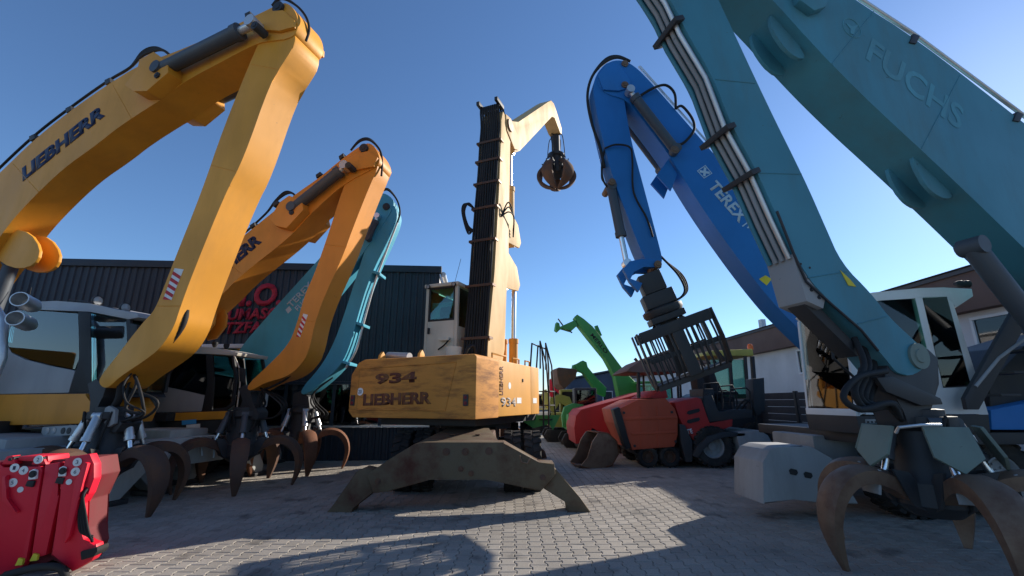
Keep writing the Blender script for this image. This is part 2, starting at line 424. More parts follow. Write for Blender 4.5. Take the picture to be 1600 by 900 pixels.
# double-T interlocking stones, 165 x 200 mm
def stone_ring(inset):
    a, b, L, k = 0.0892 - inset, 0.0652 - inset, 0.0965 - inset, 0.030
    return [(-a, -L), (a, -L), (a, -.066), (b, -k), (b, k), (a, .066), (a, L), (-a, L), (-a, .066), (-b, k), (-b, -k), (-a, -.066)]
def add_stone(bm, x, y, z, tx, ty):
    f = lambda q, h: bm.verts.new((x + q[0], y + q[1], z + h + q[0] * tx + q[1] * ty))
    lo = [f(q, -.014) for q in stone_ring(.0)]; mid = [f(q, -.004) for q in stone_ring(.0005)]; top = [f(q, 0) for q in stone_ring(.007)]
    bm.faces.new(top)
    for A, B in ((lo, mid), (mid, top)):
        for i in range(12): bm.faces.new((A[i], A[(i + 1) % 12], B[(i + 1) % 12], B[i]))
spots = []
ncol = int((SX1 - SX0) / .1615)
for i in range(ncol):
    x = SX0 + (i + .5) * .1615
    for j in range(int((SY1 - SY0) / .2)):
        spots.append((x, SY0 + (j + .5 * (i % 2) + .25) * .2))
def shows(x, y):
    cz = y * cp - CAMZ * sp
    px = 800 + FPX * x / cz; py = 450 + FPX * (CAMZ * cp + y * sp) / cz
    return px, py
near = [s for s in spots if 330 < shows(*s)[0] < 1240 and shows(*s)[1] < 893]
near.sort(key=lambda s: s[1]); near = near[:300]; nset = set(near)
bm = bmesh.new(); add_stone(bm, 0, 0, 0, 0, 0)
so = finish(bm, 'paving_stone', 'paver_stone', None, 0); sm = so.data
bpy.data.objects.remove(so)
for x, y in near:
    o = bpy.data.objects.new('paving_stone', sm); C.objects.link(o); o.parent = yard
    o.location = (x, y, random.uniform(-.002, .0015)); o.rotation_euler = (random.gauss(0, .006), random.gauss(0, .006), random.gauss(0, .008))
bm = bmesh.new()
for s in spots:
    if s not in nset: add_stone(bm, s[0], s[1], random.uniform(-.002, .0015), random.gauss(0, .006), random.gauss(0, .006))
me = bpy.data.meshes.new('paving_stones'); bm.to_mesh(me); bm.free()
ps = link('paving_stones', me, 'paver_stone', yard); ps['kind'] = 'stuff'

# ---- navy clad workshop on the left
BO = V((-2.35, 14.0, 0)); ba = R(4); bx = V((-math.cos(ba), -math.sin(ba), 0)); bn = V((math.sin(ba), -math.cos(ba), 0))
B = lambda s, z, o=0.0: BO + bx * s + V((0, 0, z)) + bn * o
ws = thing('workshop_building', 'long navy corrugated workshop with red lettering and a window band behind the parked machines', 'building', BO)
BL = 21.0
def corrugated(s0, s1, z0, z1, name):
    bm = bmesh.new(); prof = []
    s = s0
    while s < s1 - .01:
        for ds, o in ((0, 0), (.07, 0), (.10, .035), (.15, .035), (.18, 0)): prof.append((min(s + ds, s1), o))
        s += .2
    lo = [bm.verts.new(B(a, z0, o)) for a, o in prof]; hi = [bm.verts.new(B(a, z1, o)) for a, o in prof]
    for i in range(len(prof) - 1):
        if prof[i + 1][0] - prof[i][0] > 1e-5: bm.faces.new((lo[i], lo[i + 1], hi[i + 1], hi[i]))
    return finish(bm, name, 'cladding_navy', ws, 0)
corrugated(0.0, BL, 2.25, 5.72, 'upper_cladding')
corrugated(0.0, BL, 0.0, 0.92, 'lower_cladding')
bm = bmesh.new()
prism(bm, [B(0, 0, -.06), B(BL, 0, -.06), B(BL, 0, -14), B(0, 0, -14)], (0, 0, .9)); finish(bm, 'base_wall', 'wall_white', ws)
bm = bmesh.new()
prism(bm, [B(0.004, 2.24, -.06), B(BL, 2.24, -.06), B(BL, 2.24, -14), B(0.004, 2.24, -14)], (0, 0, 3.45)); finish(bm, 'side_wall', 'wall_white', ws)
bm = bmesh.new()
prism(bm, [B(-.06, 5.7, .10), B(BL, 5.7, .10), B(BL, 5.7, -.12), B(-.06, 5.7, -.12)], (0, 0, .22), .01); finish(bm, 'parapet_cap', 'cladding_navy', ws)
bm = bmesh.new(); cyl(bm, B(-.10, 5.70, -.13), B(-.10, 5.70, -14), .09)
finish(bm, 'gutter', 'silver', ws)
bm = bmesh.new(); prism(bm, [B(0, .925, .09), B(BL, .925, .09), B(BL, .925, -.05), B(0, .925, -.05)], (0, 0, .045)); finish(bm, 'window_sill', 'silver', ws)
bm = bmesh.new(); prism(bm, [B(0, 2.16, .07), B(BL, 2.16, .07), B(BL, 2.16, -.06), B(0, 2.16, -.06)], (0, 0, .085)); finish(bm, 'window_lintel', 'cladding_navy', ws)
bm = bmesh.new(); prism(bm, [B(.2, 2.1, -4), B(BL, 2.1, -4), B(BL, .9, -4), B(.2, .9, -4)], bn * -.1); finish(bm, 'room_back_wall', 'cladding_navy', ws)
for i in range(15):
    s = .15 + i * 1.4
    w = finish((lambda b: (prism(b, [B(s, .972, .0), B(s + .09, .972, .0), B(s + .09, 2.158, .0), B(s, 2.158, .0)], bn * -.05), b)[1])(bmesh.new()), 'window', 'cladding_navy', ws)
    b = bmesh.new(); prism(b, [B(s + .092, .974, -.02), B(s + 1.398, .974, -.02), B(s + 1.398, 2.156, -.02), B(s + .092, 2.156, -.02)], bn * -.012)
    finish(b, 'pane', 'window_glass', w, 0)
def onwall(px, py):
    d = ray(px, py); o = V((0, 0, CAMZ)); q = BO + bn * .036
    return o + d * ((q - o).dot(bn) / d.dot(bn))
for txt, a, b_, c in (('M.O.', (350, 480), (440, 478), (350, 444)), ('BAUMASCHINEN', (326, 502), (506, 496), (326, 484)), ('NUTZFAHRZEUGE', (316, 523), (512, 517), (316, 505))):
    lettering(txt, onwall(*a), onwall(*b_), onwall(*c), 'sign_red', ws, bn, .004, .035, 'sign_lettering', .04, shear=.12)

# ---- white hall on the right, its dark board fence
HX = 13.0
hall = thing('white_hall', 'long white rendered hall with brown fascia and low roof on the right', 'building', (HX, 22, 0))
def hbox(x0, x1, y0, y1, z0, z1, name, mat, parent, bevel=0):
    bm = bmesh.new(); boxm(bm, Matrix.Translation(((x0 + x1) / 2, (y0 + y1) / 2, (z0 + z1) / 2)), (x1 - x0, y1 - y0, z1 - z0), bevel)
    return finish(bm, name, mat, parent)
hbox(HX, HX + 12, 10, 50, 0, 4.1, 'wall', 'wall_white', hall)
hbox(HX - .35, HX + 12, 9.8, 50.2, 4.1, 5.28, 'fascia', 'fascia_brown', hall, .01)
hbox(HX - .42, HX - .353, 9.8, 50.2, 5.14, 5.26, 'gutter', 'roof_grey', hall, .01)
bm = bmesh.new(); prism(bm, [(HX - .5, 9.7, 5.285), (HX + 6, 9.7, 6.6), (HX + 12.5, 9.7, 5.285)], (0, 41, 0)); finish(bm, 'roof', 'roof_grey', hall)
hbox(HX + .8, HX + 1.05, 24.5, 24.8, 5.4, 6.1, 'roof_vent', 'silver', hall)
for yy in (11.0, 14.6, 19.0):
    bm = bmesh.new()
    for (a0, a1, z0, z1) in ((yy, yy + 1.5, 2.85, 2.93), (yy, yy + 1.5, 3.87, 3.95), (yy, yy + .08, 2.932, 3.868), (yy + 1.42, yy + 1.5, 2.932, 3.868)):
        boxm(bm, Matrix.Translation((HX - .03, (a0 + a1) / 2, (z0 + z1) / 2)), (.1, a1 - a0, z1 - z0), .006)
    f = finish(bm, 'window', 'white_paint', hall)
    hbox(HX - .03, HX - .015, yy + .081, yy + 1.419, 2.931, 3.869, 'pane', 'window_glass', f)
fx = 8.25
fence = thing('board_fence', 'dark grey fence of horizontal boards in front of the white hall', 'fence', (fx, 14, 0))
for i in range(7):
    y0 = 9.4 + i * 2.0
    hbox(fx - .05, fx + .05, y0 - .05, y0 + .05, 0, 1.96, 'post', 'dark_steel', fence, .006)
    if i < 6:
        for k in range(9):
            z0 = .06 + k * .208
            hbox(fx - .018 - random.uniform(0, .006), fx + .018, y0 + .052, y0 + 1.948, z0, z0 + .198, 'board', 'fence_grey', fence, .008)
# ---- far hall behind the machine row
fh = thing('far_hall', 'low blue-grey hall far behind the green telehandlers', 'building', (8, 58, 0))
bm = bmesh.new(); prism(bm, [(6.5, 54, 0), (32, 54, 0), (32, 54, 4.1), (19, 54, 6.4), (6.5, 54, 4.1)], (0, 25, 0)); finish(bm, 'wall', 'hall_blue', fh, 0)
bm = bmesh.new(); prism(bm, [(6.1, 53.7, 4.12), (19, 53.7, 6.5), (32.4, 53.7, 4.12), (32.4, 53.7, 4.3), (19, 53.7, 6.7), (6.1, 53.7, 4.3)], (0, 25.6, 0)); finish(bm, 'roof', 'roof_grey', fh, 0)
for i in range(9):
    b = hbox(8 + i * 2.6, 9.2 + i * 2.6, 53.93, 54.02, 1.6, 2.9, 'window', 'white_paint', fh)
    hbox(8.1 + i * 2.6, 9.1 + i * 2.6, 53.9, 53.925, 1.7, 2.8, 'pane', 'window_glass', b)

# ================================================================ SHARED PIECES OF THE MATERIAL HANDLERS
OPEN = [(.26, .70, .15, .20), (.46, .85, .17, .24), (.72, .935, .17, .29), (.96, .88, .16, .31), (1.13, .69, .145, .30), (1.19, .44, .12, .25), (1.15, .20, .09, .16), (1.08, .0, .04, .07)]
SHUT = [(.30, 1.12, .12, .20), (.52, .98, .15, .30), (.70, .76, .15, .42), (.74, .52, .14, .48), (.64, .30, .13, .44), (.44, .13, .10, .32), (.2, .03, .07, .18), (.06, .0, .04, .08)]
def grapple(label, x, y, z0, n, rot, stations, topz, guard='dark_steel', tine='rust', ram='silver', s=1.0, plates=False):
    g = thing('orange_peel_grapple', label, 'grapple', (x, y, z0), 'grapples of the material handlers')
    Q = lambda p: V((x, y, z0)) + V(p) * s
    bm = bmesh.new()
    lathe(bm, Q((0, 0, .5)), (0, 0, 1), [(0, 0), (.2 * s, 0), (.34 * s, .12 * s), (.34 * s, .34 * s), (.28 * s, .42 * s), (.26 * s, .85 * s), (.33 * s, .9 * s), (.33 * s, 1.0 * s), (0, 1.0 * s)], 20)
    finish(bm, 'hub', guard, g)
    bm = bmesh.new()
    lathe(bm, Q((0, 0, 1.5)), (0, 0, 1), [(0, 0), (.24 * s, 0), (.24 * s, .07 * s), (.17 * s, .08 * s), (.17 * s, (topz - 1.62) * s), (.11 * s, (topz - 1.6) * s), (.11 * s, (topz - 1.5) * s), (0, (topz - 1.5) * s)], 20)
    finish(bm, 'rotator', 'dark_steel', g)
    for i in range(n):
        a = rot + 2 * math.pi * i / n
        M = Matrix.Translation((x, y, z0)) @ Matrix.Rotation(a, 4, 'Z') @ Matrix.Scale(s, 4)
        bm = bmesh.new(); fine = []
        for j in range(len(stations) - 1):
            for q in range(3):
                k = q / 3; fine.append(tuple(A * (1 - k) + Bq * k for A, Bq in zip(stations[j], stations[j + 1])))
        fine.append(stations[-1])
        # smooth the centre line
        for _ in range(2): fine = [fine[0]] + [tuple((fine[j - 1][q] + 2 * fine[j][q] + fine[j + 1][q]) / 4 for q in range(4)) for j in range(1, len(fine) - 1)] + [fine[-1]]
        band(bm, fine, M)
        t = finish(bm, 'tine', tine, g, 50)
        j = 1 if stations is OPEN else 1
        rr, zz = stations[j][0], stations[j][1]
        p0 = M @ V((.30, 0, 1.44)); p1 = M @ V((rr + .04, 0, zz + .04))
        ax = (M.to_3x3() @ V((0, 1, 0))).normalized()
        hyd(p0, p1, .062 * s, .68, t, ram, 'chrome', ax)
        for sd_ in (-1, 1):
            bm = bmesh.new()
            prism(bm, [M @ V(q) for q in ((.2, sd_ * .13, .55), (.36, sd_ * .13, .62), (rr + .06, sd_ * .13, zz + .13), (rr - .1, sd_ * .13, zz + .1), (.24, sd_ * .13, .8))], M.to_3x3() @ V((0, .03, 0)), .004)
            finish(bm, 'tine_bracket', guard, t)
        if plates:
            bm = bmesh.new()
            P = [(.44, -.19, 1.40), (.44, .19, 1.40), (.56, .20, 1.12), (.60, .0, .98), (.56, -.20, 1.12)]
            prism(bm, [M @ V(q) for q in P], M.to_3x3() @ V((.03, 0, .01)), .006)
            finish(bm, 'guard_plate', 'guard_green', t)
            bm = bmesh.new()
            P = [(.61, -.12, .96), (.61, .12, .96), (.66, .12, .72), (.64, -.12, .72)]
            prism(bm, [M @ V(q) for q in P], M.to_3x3() @ V((.03, 0, .01)), .006)
            finish(bm, 'lower_guard', 'plate_grey', t)
    for i in range(4):
        a = rot + .5 + i * 1.6
        hose([Q((.1 * math.cos(a), .1 * math.sin(a), topz - .1)), Q((.32 * math.cos(a), .32 * math.sin(a), topz - .2)), Q((.36 * math.cos(a + .3), .36 * math.sin(a + .3), 1.5)), Q((.3 * math.cos(a + .4), .3 * math.sin(a + .4), 1.2))], .018 * s, g)
    return g
def undercarriage(root, pl, uc, body, half=1.25, lo=-2.5, hi=2.5, outrig=True):
    box(pl, uc + lo, uc + hi, -.55, .55, .55, 1.12, 'chassis', body, root, .04)
    bm = bmesh.new(); lathe(bm, pl.w(uc, 0, 1.12), (0, 0, 1), [(0, 0), (.72, 0), (.72, .2), (0, .2)], 28); finish(bm, 'slewing_ring', 'dark_steel', root)
    for du in (lo + 1.0, hi - 1.0):
        box(pl, uc + du - .14, uc + du + .14, -.9, .9, .42, .7, 'axle', 'dark_steel', root, .03)
        for s_ in (-1, 1):
            wheel(pl.w(uc + du, s_ * 1.02, .55), pl.n * s_, .55, .5, root, body)
    if outrig:
        for du in (lo - .1, hi + .1):
            box(pl, uc + du - .22, uc + du + .22, -1.1, 1.1, .48, .98, 'outrigger_beam', body, root, .03)
            for s_ in (-1, 1):
                q = [pl.w(uc + du - .18, s_ * v, z) for v, z in ((1.0, .95), (1.25, .95), (1.72, .25), (1.72, .08), (1.5, .08), (1.0, .6))]
                bm = bmesh.new(); prism(bm, q, pl.h * .36, .012); leg = finish(bm, 'outrigger_leg', body, root)
                bm = bmesh.new(); boxm(bm, pl.M(uc + du, s_ * 1.62, .04), (.5, .42, .075), .012); finish(bm, 'foot_plate', 'dark_steel', leg)
def cab_parts(root, pl, v0, v1, spec):
    """spec rows: name, outline, material, mode; full = right through the cab, sides = a sheet on either side"""
    made = {}
    for name, poly, mat, mode in spec:
        par = root if mode[0] != '>' else made.get(mode[1:].split(',')[0], root)
        if mode[0] == '>': mode = mode.split(',')[1]
        if mode == 'full': o = slab(pl, poly, v0, v1, name, mat, par, .014)
        else:
            o = slab(pl, poly, v0, v0 + (.012 if 'glass' in mat else .05), name, mat, par, 0 if 'glass' in mat else .008)
            slab2(pl, poly, v0, v1 - (.012 if 'glass' in mat else .05), v1, name, mat, par, 0 if 'glass' in mat else .008)
        made[name] = o
def seat(pl, u, v, z, root):
    bm = bmesh.new()
    prism(bm, [pl.w(u + a, v - .25, z + b) for a, b in ((-.28, 0), (.26, .02), (.28, .14), (-.12, .16), (-.26, .78), (-.24, .98), (-.36, 1.0), (-.40, .8), (-.36, .1))], pl.n * .5, .04)
    s_ = finish(bm, 'seat', 'seat_cloth', root)
    bm = bmesh.new(); prism(bm, [pl.w(u + a, v - .33, z + b) for a, b in ((-.1, .3), (.32, .3), (.36, .22), (-.1, .2))], pl.n * .66, .02); finish(bm, 'armrest', 'black_plastic', s_)
    bm = bmesh.new(); boxm(bm, pl.M(u, v, z - .2), (.4, .4, .4), .03); finish(bm, 'seat_base', 'black_plastic', s_)
def steering(pl, u, v, z, root):
    bm = bmesh.new(); c = pl.w(u, v, z); ax = (pl.h * -.5 + V((0, 0, .85))).normalized(); Mx = frame_from(ax)
    tube(bm, [c + Mx @ V((.19 * math.cos(a * .4488), .19 * math.sin(a * .4488), 0)) for a in range(15)], .016, 6, False)
    cyl(bm, c, c - ax * .55, .035); finish(bm, 'steering_column', 'black_plastic', root)
def lamp(p, d, root, r=.075):
    bm = bmesh.new(); lathe(bm, p, d, [(0, -.09), (r * .5, -.085), (r, -.02), (r, .03), (r * .9, .035)], 14); l_ = finish(bm, 'work_light', 'black_plastic', root)
    bm = bmesh.new(); lathe(bm, p, d, [(r * .88, .025), (r * .5, .032), (0, .034)], 14); finish(bm, 'lens', 'lamp_lens', l_)

def stripes(pl, poly, v, root):
    """red and white warning strip: corner order lower left, lower right, upper right, upper left"""
    a, b, c, d = [pl.p(x, y, v) for x, y in poly]
    n = 5
    bm = bmesh.new(); prism(bm, [a, b, c, d], pl.n * -.003); w = finish(bm, 'warning_strip', 'sticker_white', root, 0)
    bm = bmesh.new()
    for i in range(n):
        k0 = i / n; k1 = (i + .5) / n
        L0 = a.lerp(d, min(1, k0)); L1 = a.lerp(d, min(1, k1)); r0 = b.lerp(c, min(1, max(0, k0 - .12))); r1 = b.lerp(c, min(1, max(0, k1 - .12)))
        prism(bm, [q - pl.n * .0045 for q in (L0, r0, r1, L1)], pl.n * -.0025)
    finish(bm, 'red_bar', 'sticker_red', w, 0)

# ================================================================ A: nearest yellow handler on the left
A = Plane(-5.55, 6.9, -18)
a_ = thing('material_handler', 'nearest yellow material handler at far left with grey cab and curved lettered boom', 'excavator', A.w(-4.3, 0, 0), 'yellow material handlers in the left row')
W = .62
boom = slab(A, [(-130, 400), (-60, 326), (0, 270), (50, 221), (107, 175), (170, 131), (222, 99), (272, 82), (333, 56), (387, 30), (425, 12), (440, 3), (455, 8), (465, 25), (466, 45), (455, 60), (420, 64), (400, 68), (345, 97), (287, 128), (250, 157), (233, 167), (183, 200), (150, 227), (100, 262), (50, 310), (12, 352), (-20, 400), (-80, 480), (-130, 520)], 0, W, 'boom', 'liebherr_yellow', a_, .02)
lettering('LIEBHERR', A.p(36, 284), A.p(165, 181), A.p(26, 270), 'navy_text', boom, -A.n, fat=.06)
for v0, v1 in ((-.26, .002), (W - .002, W + .26)):
    slab2(A, [(218, 146), (232, 156), (252, 156), (285, 128), (284, 112), (262, 96), (240, 108), (238, 122)], 0, v0, v1, 'cylinder_bracket', 'liebherr_yellow', boom)
stick = slab(A, [(398, 80), (349, 200), (315, 300), (265, 425), (251, 462), (240, 487), (225, 502), (205, 527), (172, 570), (150, 596), (165, 610), (185, 590), (225, 564), (252, 543), (272, 511), (281, 482), (302, 425), (353, 300), (380, 250), (423, 127), (447, 92), (462, 66), (460, 48), (440, 44), (412, 52)], .02, W - .02, 'stick', 'liebherr_yellow', a_, .02)
for v0, v1 in ((-.06, -.001), (W + .001, W + .06)):
    slab2(A, [(392, 36), (420, 22), (446, 20), (464, 36), (463, 46), (440, 52), (412, 50), (394, 44)], 0, v0, v1, 'ear_plate', 'liebherr_yellow', stick)
pin(A, 432, 9, -.07, W + .07, .11, boom); pin(A, 396, 38, -.3, -.06, .075, stick); pin(A, 243, 116, -.30, -.26, .06, boom)
for v in (-.17, W + .17):
    hyd(A.p(252, 110, -.17) + A.n * (v + .17), A.p(397, 38, -.17) + A.n * (v + .17), .125, .86, a_, 'barrel_grey', 'silver', A.n)
hyd(A.p(20, 408, .3), A.p(-60, 620, .3), .12, .6, a_, 'barrel_grey', 'chrome', A.n)
for v0, v1 in ((.12, .17), (.43, .48)): slab2(A, chaikin([(-24, 398), (8, 354), (34, 360), (50, 384), (46, 404), (30, 416), (4, 416)], 1), 0, v0, v1, 'hoist_bracket', 'liebherr_yellow', boom)
stripes(A, [(255, 468), (268, 469), (287, 421), (273, 419)], .02, stick)
for k in range(4):
    v = .12 + k * .12
    hose([A.p(-90, 352 - k, v), A.p(0, 262, v), A.p(60, 207, v), A.p(120, 161, v), A.p(170, 126, v), A.p(203, 106, v), A.p(222, 88 - 2 * k, v), A.p(240, 80 - 2 * k, v), A.p(256, 79, v), A.p(272, 92, v * .6)], .026, boom)
    hose([A.p(425, 9, v), A.p(440, -2 - k, v), A.p(462, 8, v + .05), A.p(478, 26, v + .04), A.p(483, 46, v), A.p(478, 64, v)], .022, stick)
for x, y in ((50, 214), (107, 170), (168, 126), (222, 94), (387, 22)):
    slab(A, [(x - 4, y + 6), (x + 4, y + 2), (x + 3, y - 5), (x - 5, y - 1)], .05, .57, 'hose_clamp', 'dark_steel', boom, .004)
for k in range(3):
    hose([A.p(291, 484, .15 + k * .14), A.p(284, 508, .15 + k * .14), A.p(266, 535, .15 + k * .14), A.p(240, 556, .15 + k * .14), A.p(214, 575, .15 + k * .14), A.p(192, 596, .16 + k * .14), A.p(186, 622, .2 + k * .1), A.p(176, 640, .25)], .055 if k < 2 else .03, stick)
for k in range(5):
    hose([A.p(205 + 3 * k, 584 - k, .1 + .1 * k), A.p(192 + random.uniform(0, 30), 602, -.08 + .1 * k), A.p(186 + random.uniform(0, 62), 622 + random.uniform(-6, 18), -.1 + .1 * k), A.p(188 + random.uniform(0, 40), 645 + random.uniform(0, 14), .05 + .08 * k), A.p(172, 662, .25)], random.choice((.014, .018, .022)), stick)
slab(A, [(136, 600), (150, 592), (165, 606), (160, 622), (150, 640), (166, 655), (182, 650), (190, 662), (180, 676), (148, 676), (138, 650), (142, 625)], .16, W - .16, 'grapple_link', 'dark_steel', stick)
slab(A, [(158, 640), (170, 634), (180, 640), (178, 662), (168, 668), (160, 658)], .10, .155, 'valve_cover', 'plate_grey', stick)
for a, b in (((60, 300), (20, 256)), ((205, 185), (176, 133)), ((330, 103), (318, 66))): seam(A, a, b, -.001, boom)
for a, b in (((330, 258), (370, 268)), ((246, 478), (282, 478)), ((392, 100), (436, 108))): seam(A, a, b, .019, stick)
# cab on the far side of the boom
cb = [('roof', [(28, 483), (39, 472), (87, 470), (139, 474), (160, 479), (214, 489), (216, 496), (200, 499), (140, 487), (40, 483)], 'cab_grey', 'full'),
      ('side_window', [(38, 484), (122, 490), (124, 560), (117, 577), (80, 570), (40, 560), (18, 550), (11, 535), (14, 515), (25, 492)], 'tinted_glass', 'sides'),
      ('door_pillar', [(122, 487), (141, 488), (142, 600), (136, 615), (107, 615), (119, 577), (124, 560)], 'black_plastic', 'sides'),
      ('front_window', [(142, 490), (197, 500), (199, 538), (173, 576), (166, 608), (143, 608)], 'tinted_glass', 'sides'),
      ('front_pillar', [(197, 499), (203, 499), (205, 540), (178, 580), (172, 612), (166, 612), (173, 577), (199, 538)], 'black_plastic', 'sides'),
      ('lower_panel', [(-70, 560), (-20, 530), (9, 536), (18, 552), (40, 562), (80, 572), (117, 579), (106, 616), (-70, 622)], 'cab_grey', 'sides'),
      ('rear_panel', [(-40, 510), (28, 484), (36, 485), (24, 492), (13, 515), (10, 535), (-20, 529), (-50, 545)], 'cab_grey', 'sides')]
cab = slab(A, [(-70, 616), (166, 611), (170, 620), (-70, 626)], .36, 1.3, 'cab', 'black_plastic', a_)
cab_parts(cab, A, .36, 1.3, cb)
bm = bmesh.new(); q = A.pts([(201, 500), (203, 540), (176, 580), (170, 611)], .36)
for s0, s1 in zip(q, q[1:]): prism(bm, [s0 + A.n * .03, s1 + A.n * .03, s1 + A.n * .91, s0 + A.n * .91], A.h * .012)
finish(bm, 'windscreen', 'tinted_glass', cab, 0)
pc = A.p(85, 590, .8); uu = (pc - A.O).dot(A.h)
seat(A, uu + .05, .85, pc.z + .12, cab); steering(A, uu + .62, .85, pc.z + .85, cab)
box(A, uu - .9, uu - .7, .42, 1.2, pc.z, pc.z + .75, 'rear_console', 'black_plastic', cab)
for px_, py_ in ((152, 470), (195, 481)): lamp(A.p(px_, py_, .5), A.h, cab, .09); lamp(A.p(px_, py_, 1.1), A.h, cab, .09)
pipe([A.p(108, 469, .5), A.p(126, 470, .5), A.p(150, 476, .5), A.p(200, 487, .5)], .014, cab)
pipe([A.p(44, 471, .6), A.p(49, 449, .6)], .006, cab, 'aerial')
slab(A, [(203, 505), (214, 508), (213, 532), (204, 530)], .2, .26, 'mirror', 'black_plastic', cab)
# exhausts, deck, engine house
for x, y in ((30, 467), (23, 497)):
    e = A.p(x, y, -.45); bm = bmesh.new(); d = V((.35, -.9, .1)).normalized()
    lathe(bm, e - d * .5, d, [(0, 0), (.08, 0), (.125, .12), (.125, .5), (.11, .5), (.105, .2), (0, .2)], 20); finish(bm, 'exhaust_pipe', 'silver', a_)
pipe([A.p(-14, 470, -.35), A.p(6, 500, -.35), A.p(4, 560, -.35), A.p(-12, 600, -.35)], .06, a_, 'exhaust_riser', 'silver', 12)
slab(A, [(-160, 618), (134, 615), (142, 632), (150, 640), (140, 662), (-160, 668)], .30, 1.28, 'side_skirt', 'liebherr_orange', a_, .02)
slab(A, [(156, 617), (172, 617), (172, 624), (156, 625)], .3, .5, 'step_bracket', 'liebherr_yellow', a_)
box(A, -7.6, -4.9, -1.2, 1.2, 1.30, 1.52, 'deck', 'black_plastic', a_); box(A, -4.89, -2.2, .35, 1.2, 1.28, 1.44, 'front_deck', 'black_plastic', a_)
eng = box(A, -7.6, -5.3, -1.2, 1.2, 1.525, 2.75, 'engine_house', 'liebherr_yellow', a_, .06)
st = slab(A, [(64, 676), (66, 667), (120, 664), (121, 680), (68, 682)], .12, .28, 'step_box', 'plate_grey', a_)
for x in (75, 85, 99, 108):
    q = A.p(x, 673, .12); bm = bmesh.new(); lathe(bm, q, -A.n, [(.05, 0), (.05, .01), (0, .012)], 12); finish(bm, 'lamp_lens', 'lamp_lens' if x < 90 else 'dark_steel', st)
undercarriage(a_, A, -4.3, 'plate_grey')
ga = A.p(172, 676, .31)
grapple('open five-tined grapple with silver rams under the nearest yellow stick, behind the red attachment', ga.x, ga.y, 0, 5, R(-14), OPEN, ga.z, ram='silver', tine='rust_dark')

# ================================================================ B: second yellow handler
Bp = Plane(-5.5, 9.4, -12)
b_ = thing('material_handler', 'second yellow handler in the left row, its cab seen under the first stick', 'excavator', Bp.w(-2.9, 0, 0), 'yellow material handlers in the left row')
W = .56
boom = slab(Bp, [(205, 545), (230, 505), (300, 437), (342, 400), (422, 335), (462, 303), (500, 277), (532, 250), (565, 226), (580, 222), (592, 240), (594, 256), (580, 265), (537, 287), (484, 335), (455, 369), (375, 431), (346, 462), (300, 502), (262, 545), (240, 575), (215, 575)], 0, W, 'boom', 'liebherr_orange', b_, .018)
lettering('LIEBHERR', Bp.p(324, 453), Bp.p(410, 378), Bp.p(313, 440), 'navy_text', boom, -Bp.n, fat=.06)
for v0, v1 in ((-.22, .002), (W - .002, W + .22)):
    slab2(Bp, [(432, 347), (440, 358), (458, 362), (484, 334), (482, 322), (462, 312), (448, 322)], 0, v0, v1, 'cylinder_bracket', 'liebherr_orange', boom)
stick = slab(Bp, [(537, 290), (515, 360), (490, 432), (478, 455), (462, 512), (450, 540), (412, 578), (384, 603), (390, 613), (412, 598), (452, 588), (478, 561), (486, 535), (492, 504), (508, 460), (536, 400), (550, 360), (577, 292), (590, 264), (592, 245), (575, 238), (552, 262)], .02, W - .02, 'stick', 'liebherr_orange', b_, .018)
for v0, v1 in ((-.06, -.001), (W + .001, W + .06)):
    slab2(Bp, [(536, 258), (555, 243), (578, 238), (592, 248), (586, 262), (560, 267), (540, 265)], 0, v0, v1, 'ear_plate', 'liebherr_orange', stick)
pin(Bp, 567, 230, -.07, W + .07, .1, boom); pin(Bp, 543, 257, -.3, -.06, .07, stick); pin(Bp, 454, 331, -.26, -.22, .055, boom)
for v in (-.15, W + .15):
    hyd(Bp.p(459, 325, -.15) + Bp.n * (v + .15), Bp.p(540, 260, -.15) + Bp.n * (v + .15), .115, .9, b_, 'barrel_grey', 'silver', Bp.n)
slab2(Bp, [(292, 510), (300, 498), (325, 470), (330, 488), (328, 505), (312, 525), (298, 528)], 0, .1, .15, 'hoist_bracket', 'liebherr_orange', boom); slab2(Bp, [(292, 510), (300, 498), (325, 470), (330, 488), (328, 505), (312, 525), (298, 528)], 0, .41, .46, 'hoist_bracket', 'liebherr_orange', boom)
hyd(Bp.p(306, 517, .2), Bp.p(200, 640, .2), .125, .93, b_, 'barrel_grey', 'chrome', Bp.n)
slab(Bp, [(220, 612), (256, 572), (264, 580), (228, 622)], .0, .06, 'ram_guard', 'chassis_grey', b_)
for a, b in (((345, 400), (377, 428)), ((500, 279), (515, 304))): seam(Bp, a, b, -.001, boom)
for a, b in (((508, 382), (542, 386)), ((466, 500), (492, 502))): seam(Bp, a, b, .019, stick)
stripes(Bp, [(463, 526), (469, 527), (481, 492), (474, 490)], .02, stick)
for k in range(3):
    v = .14 + k * .13
    hose([Bp.p(300, 430, v), Bp.p(342, 395, v), Bp.p(382, 364, v), Bp.p(415, 334, v), Bp.p(430, 316 - k, v), Bp.p(445, 304 - 2 * k, v), Bp.p(457, 302, v), Bp.p(466, 312, v * .6)], .024, boom)
    hose([Bp.p(548, 235, v), Bp.p(562, 221 - k, v), Bp.p(577, 219 - k, v), Bp.p(592, 232, v), Bp.p(597, 250, v), Bp.p(596, 275, v)], .024, stick)
    hose([Bp.p(470, 566, v), Bp.p(450, 590, v), Bp.p(425, 604, v), Bp.p(408, 612, v), Bp.p(402 + 6 * k, 632, v), Bp.p(392, 650, .25)], .024, stick)
    hose([Bp.p(405, 605, v), Bp.p(425 + 7 * k, 620, v - .1), Bp.p(440 + 4 * k, 636, v - .1), Bp.p(428, 652, v), Bp.p(398, 655, .2)], .018, stick)
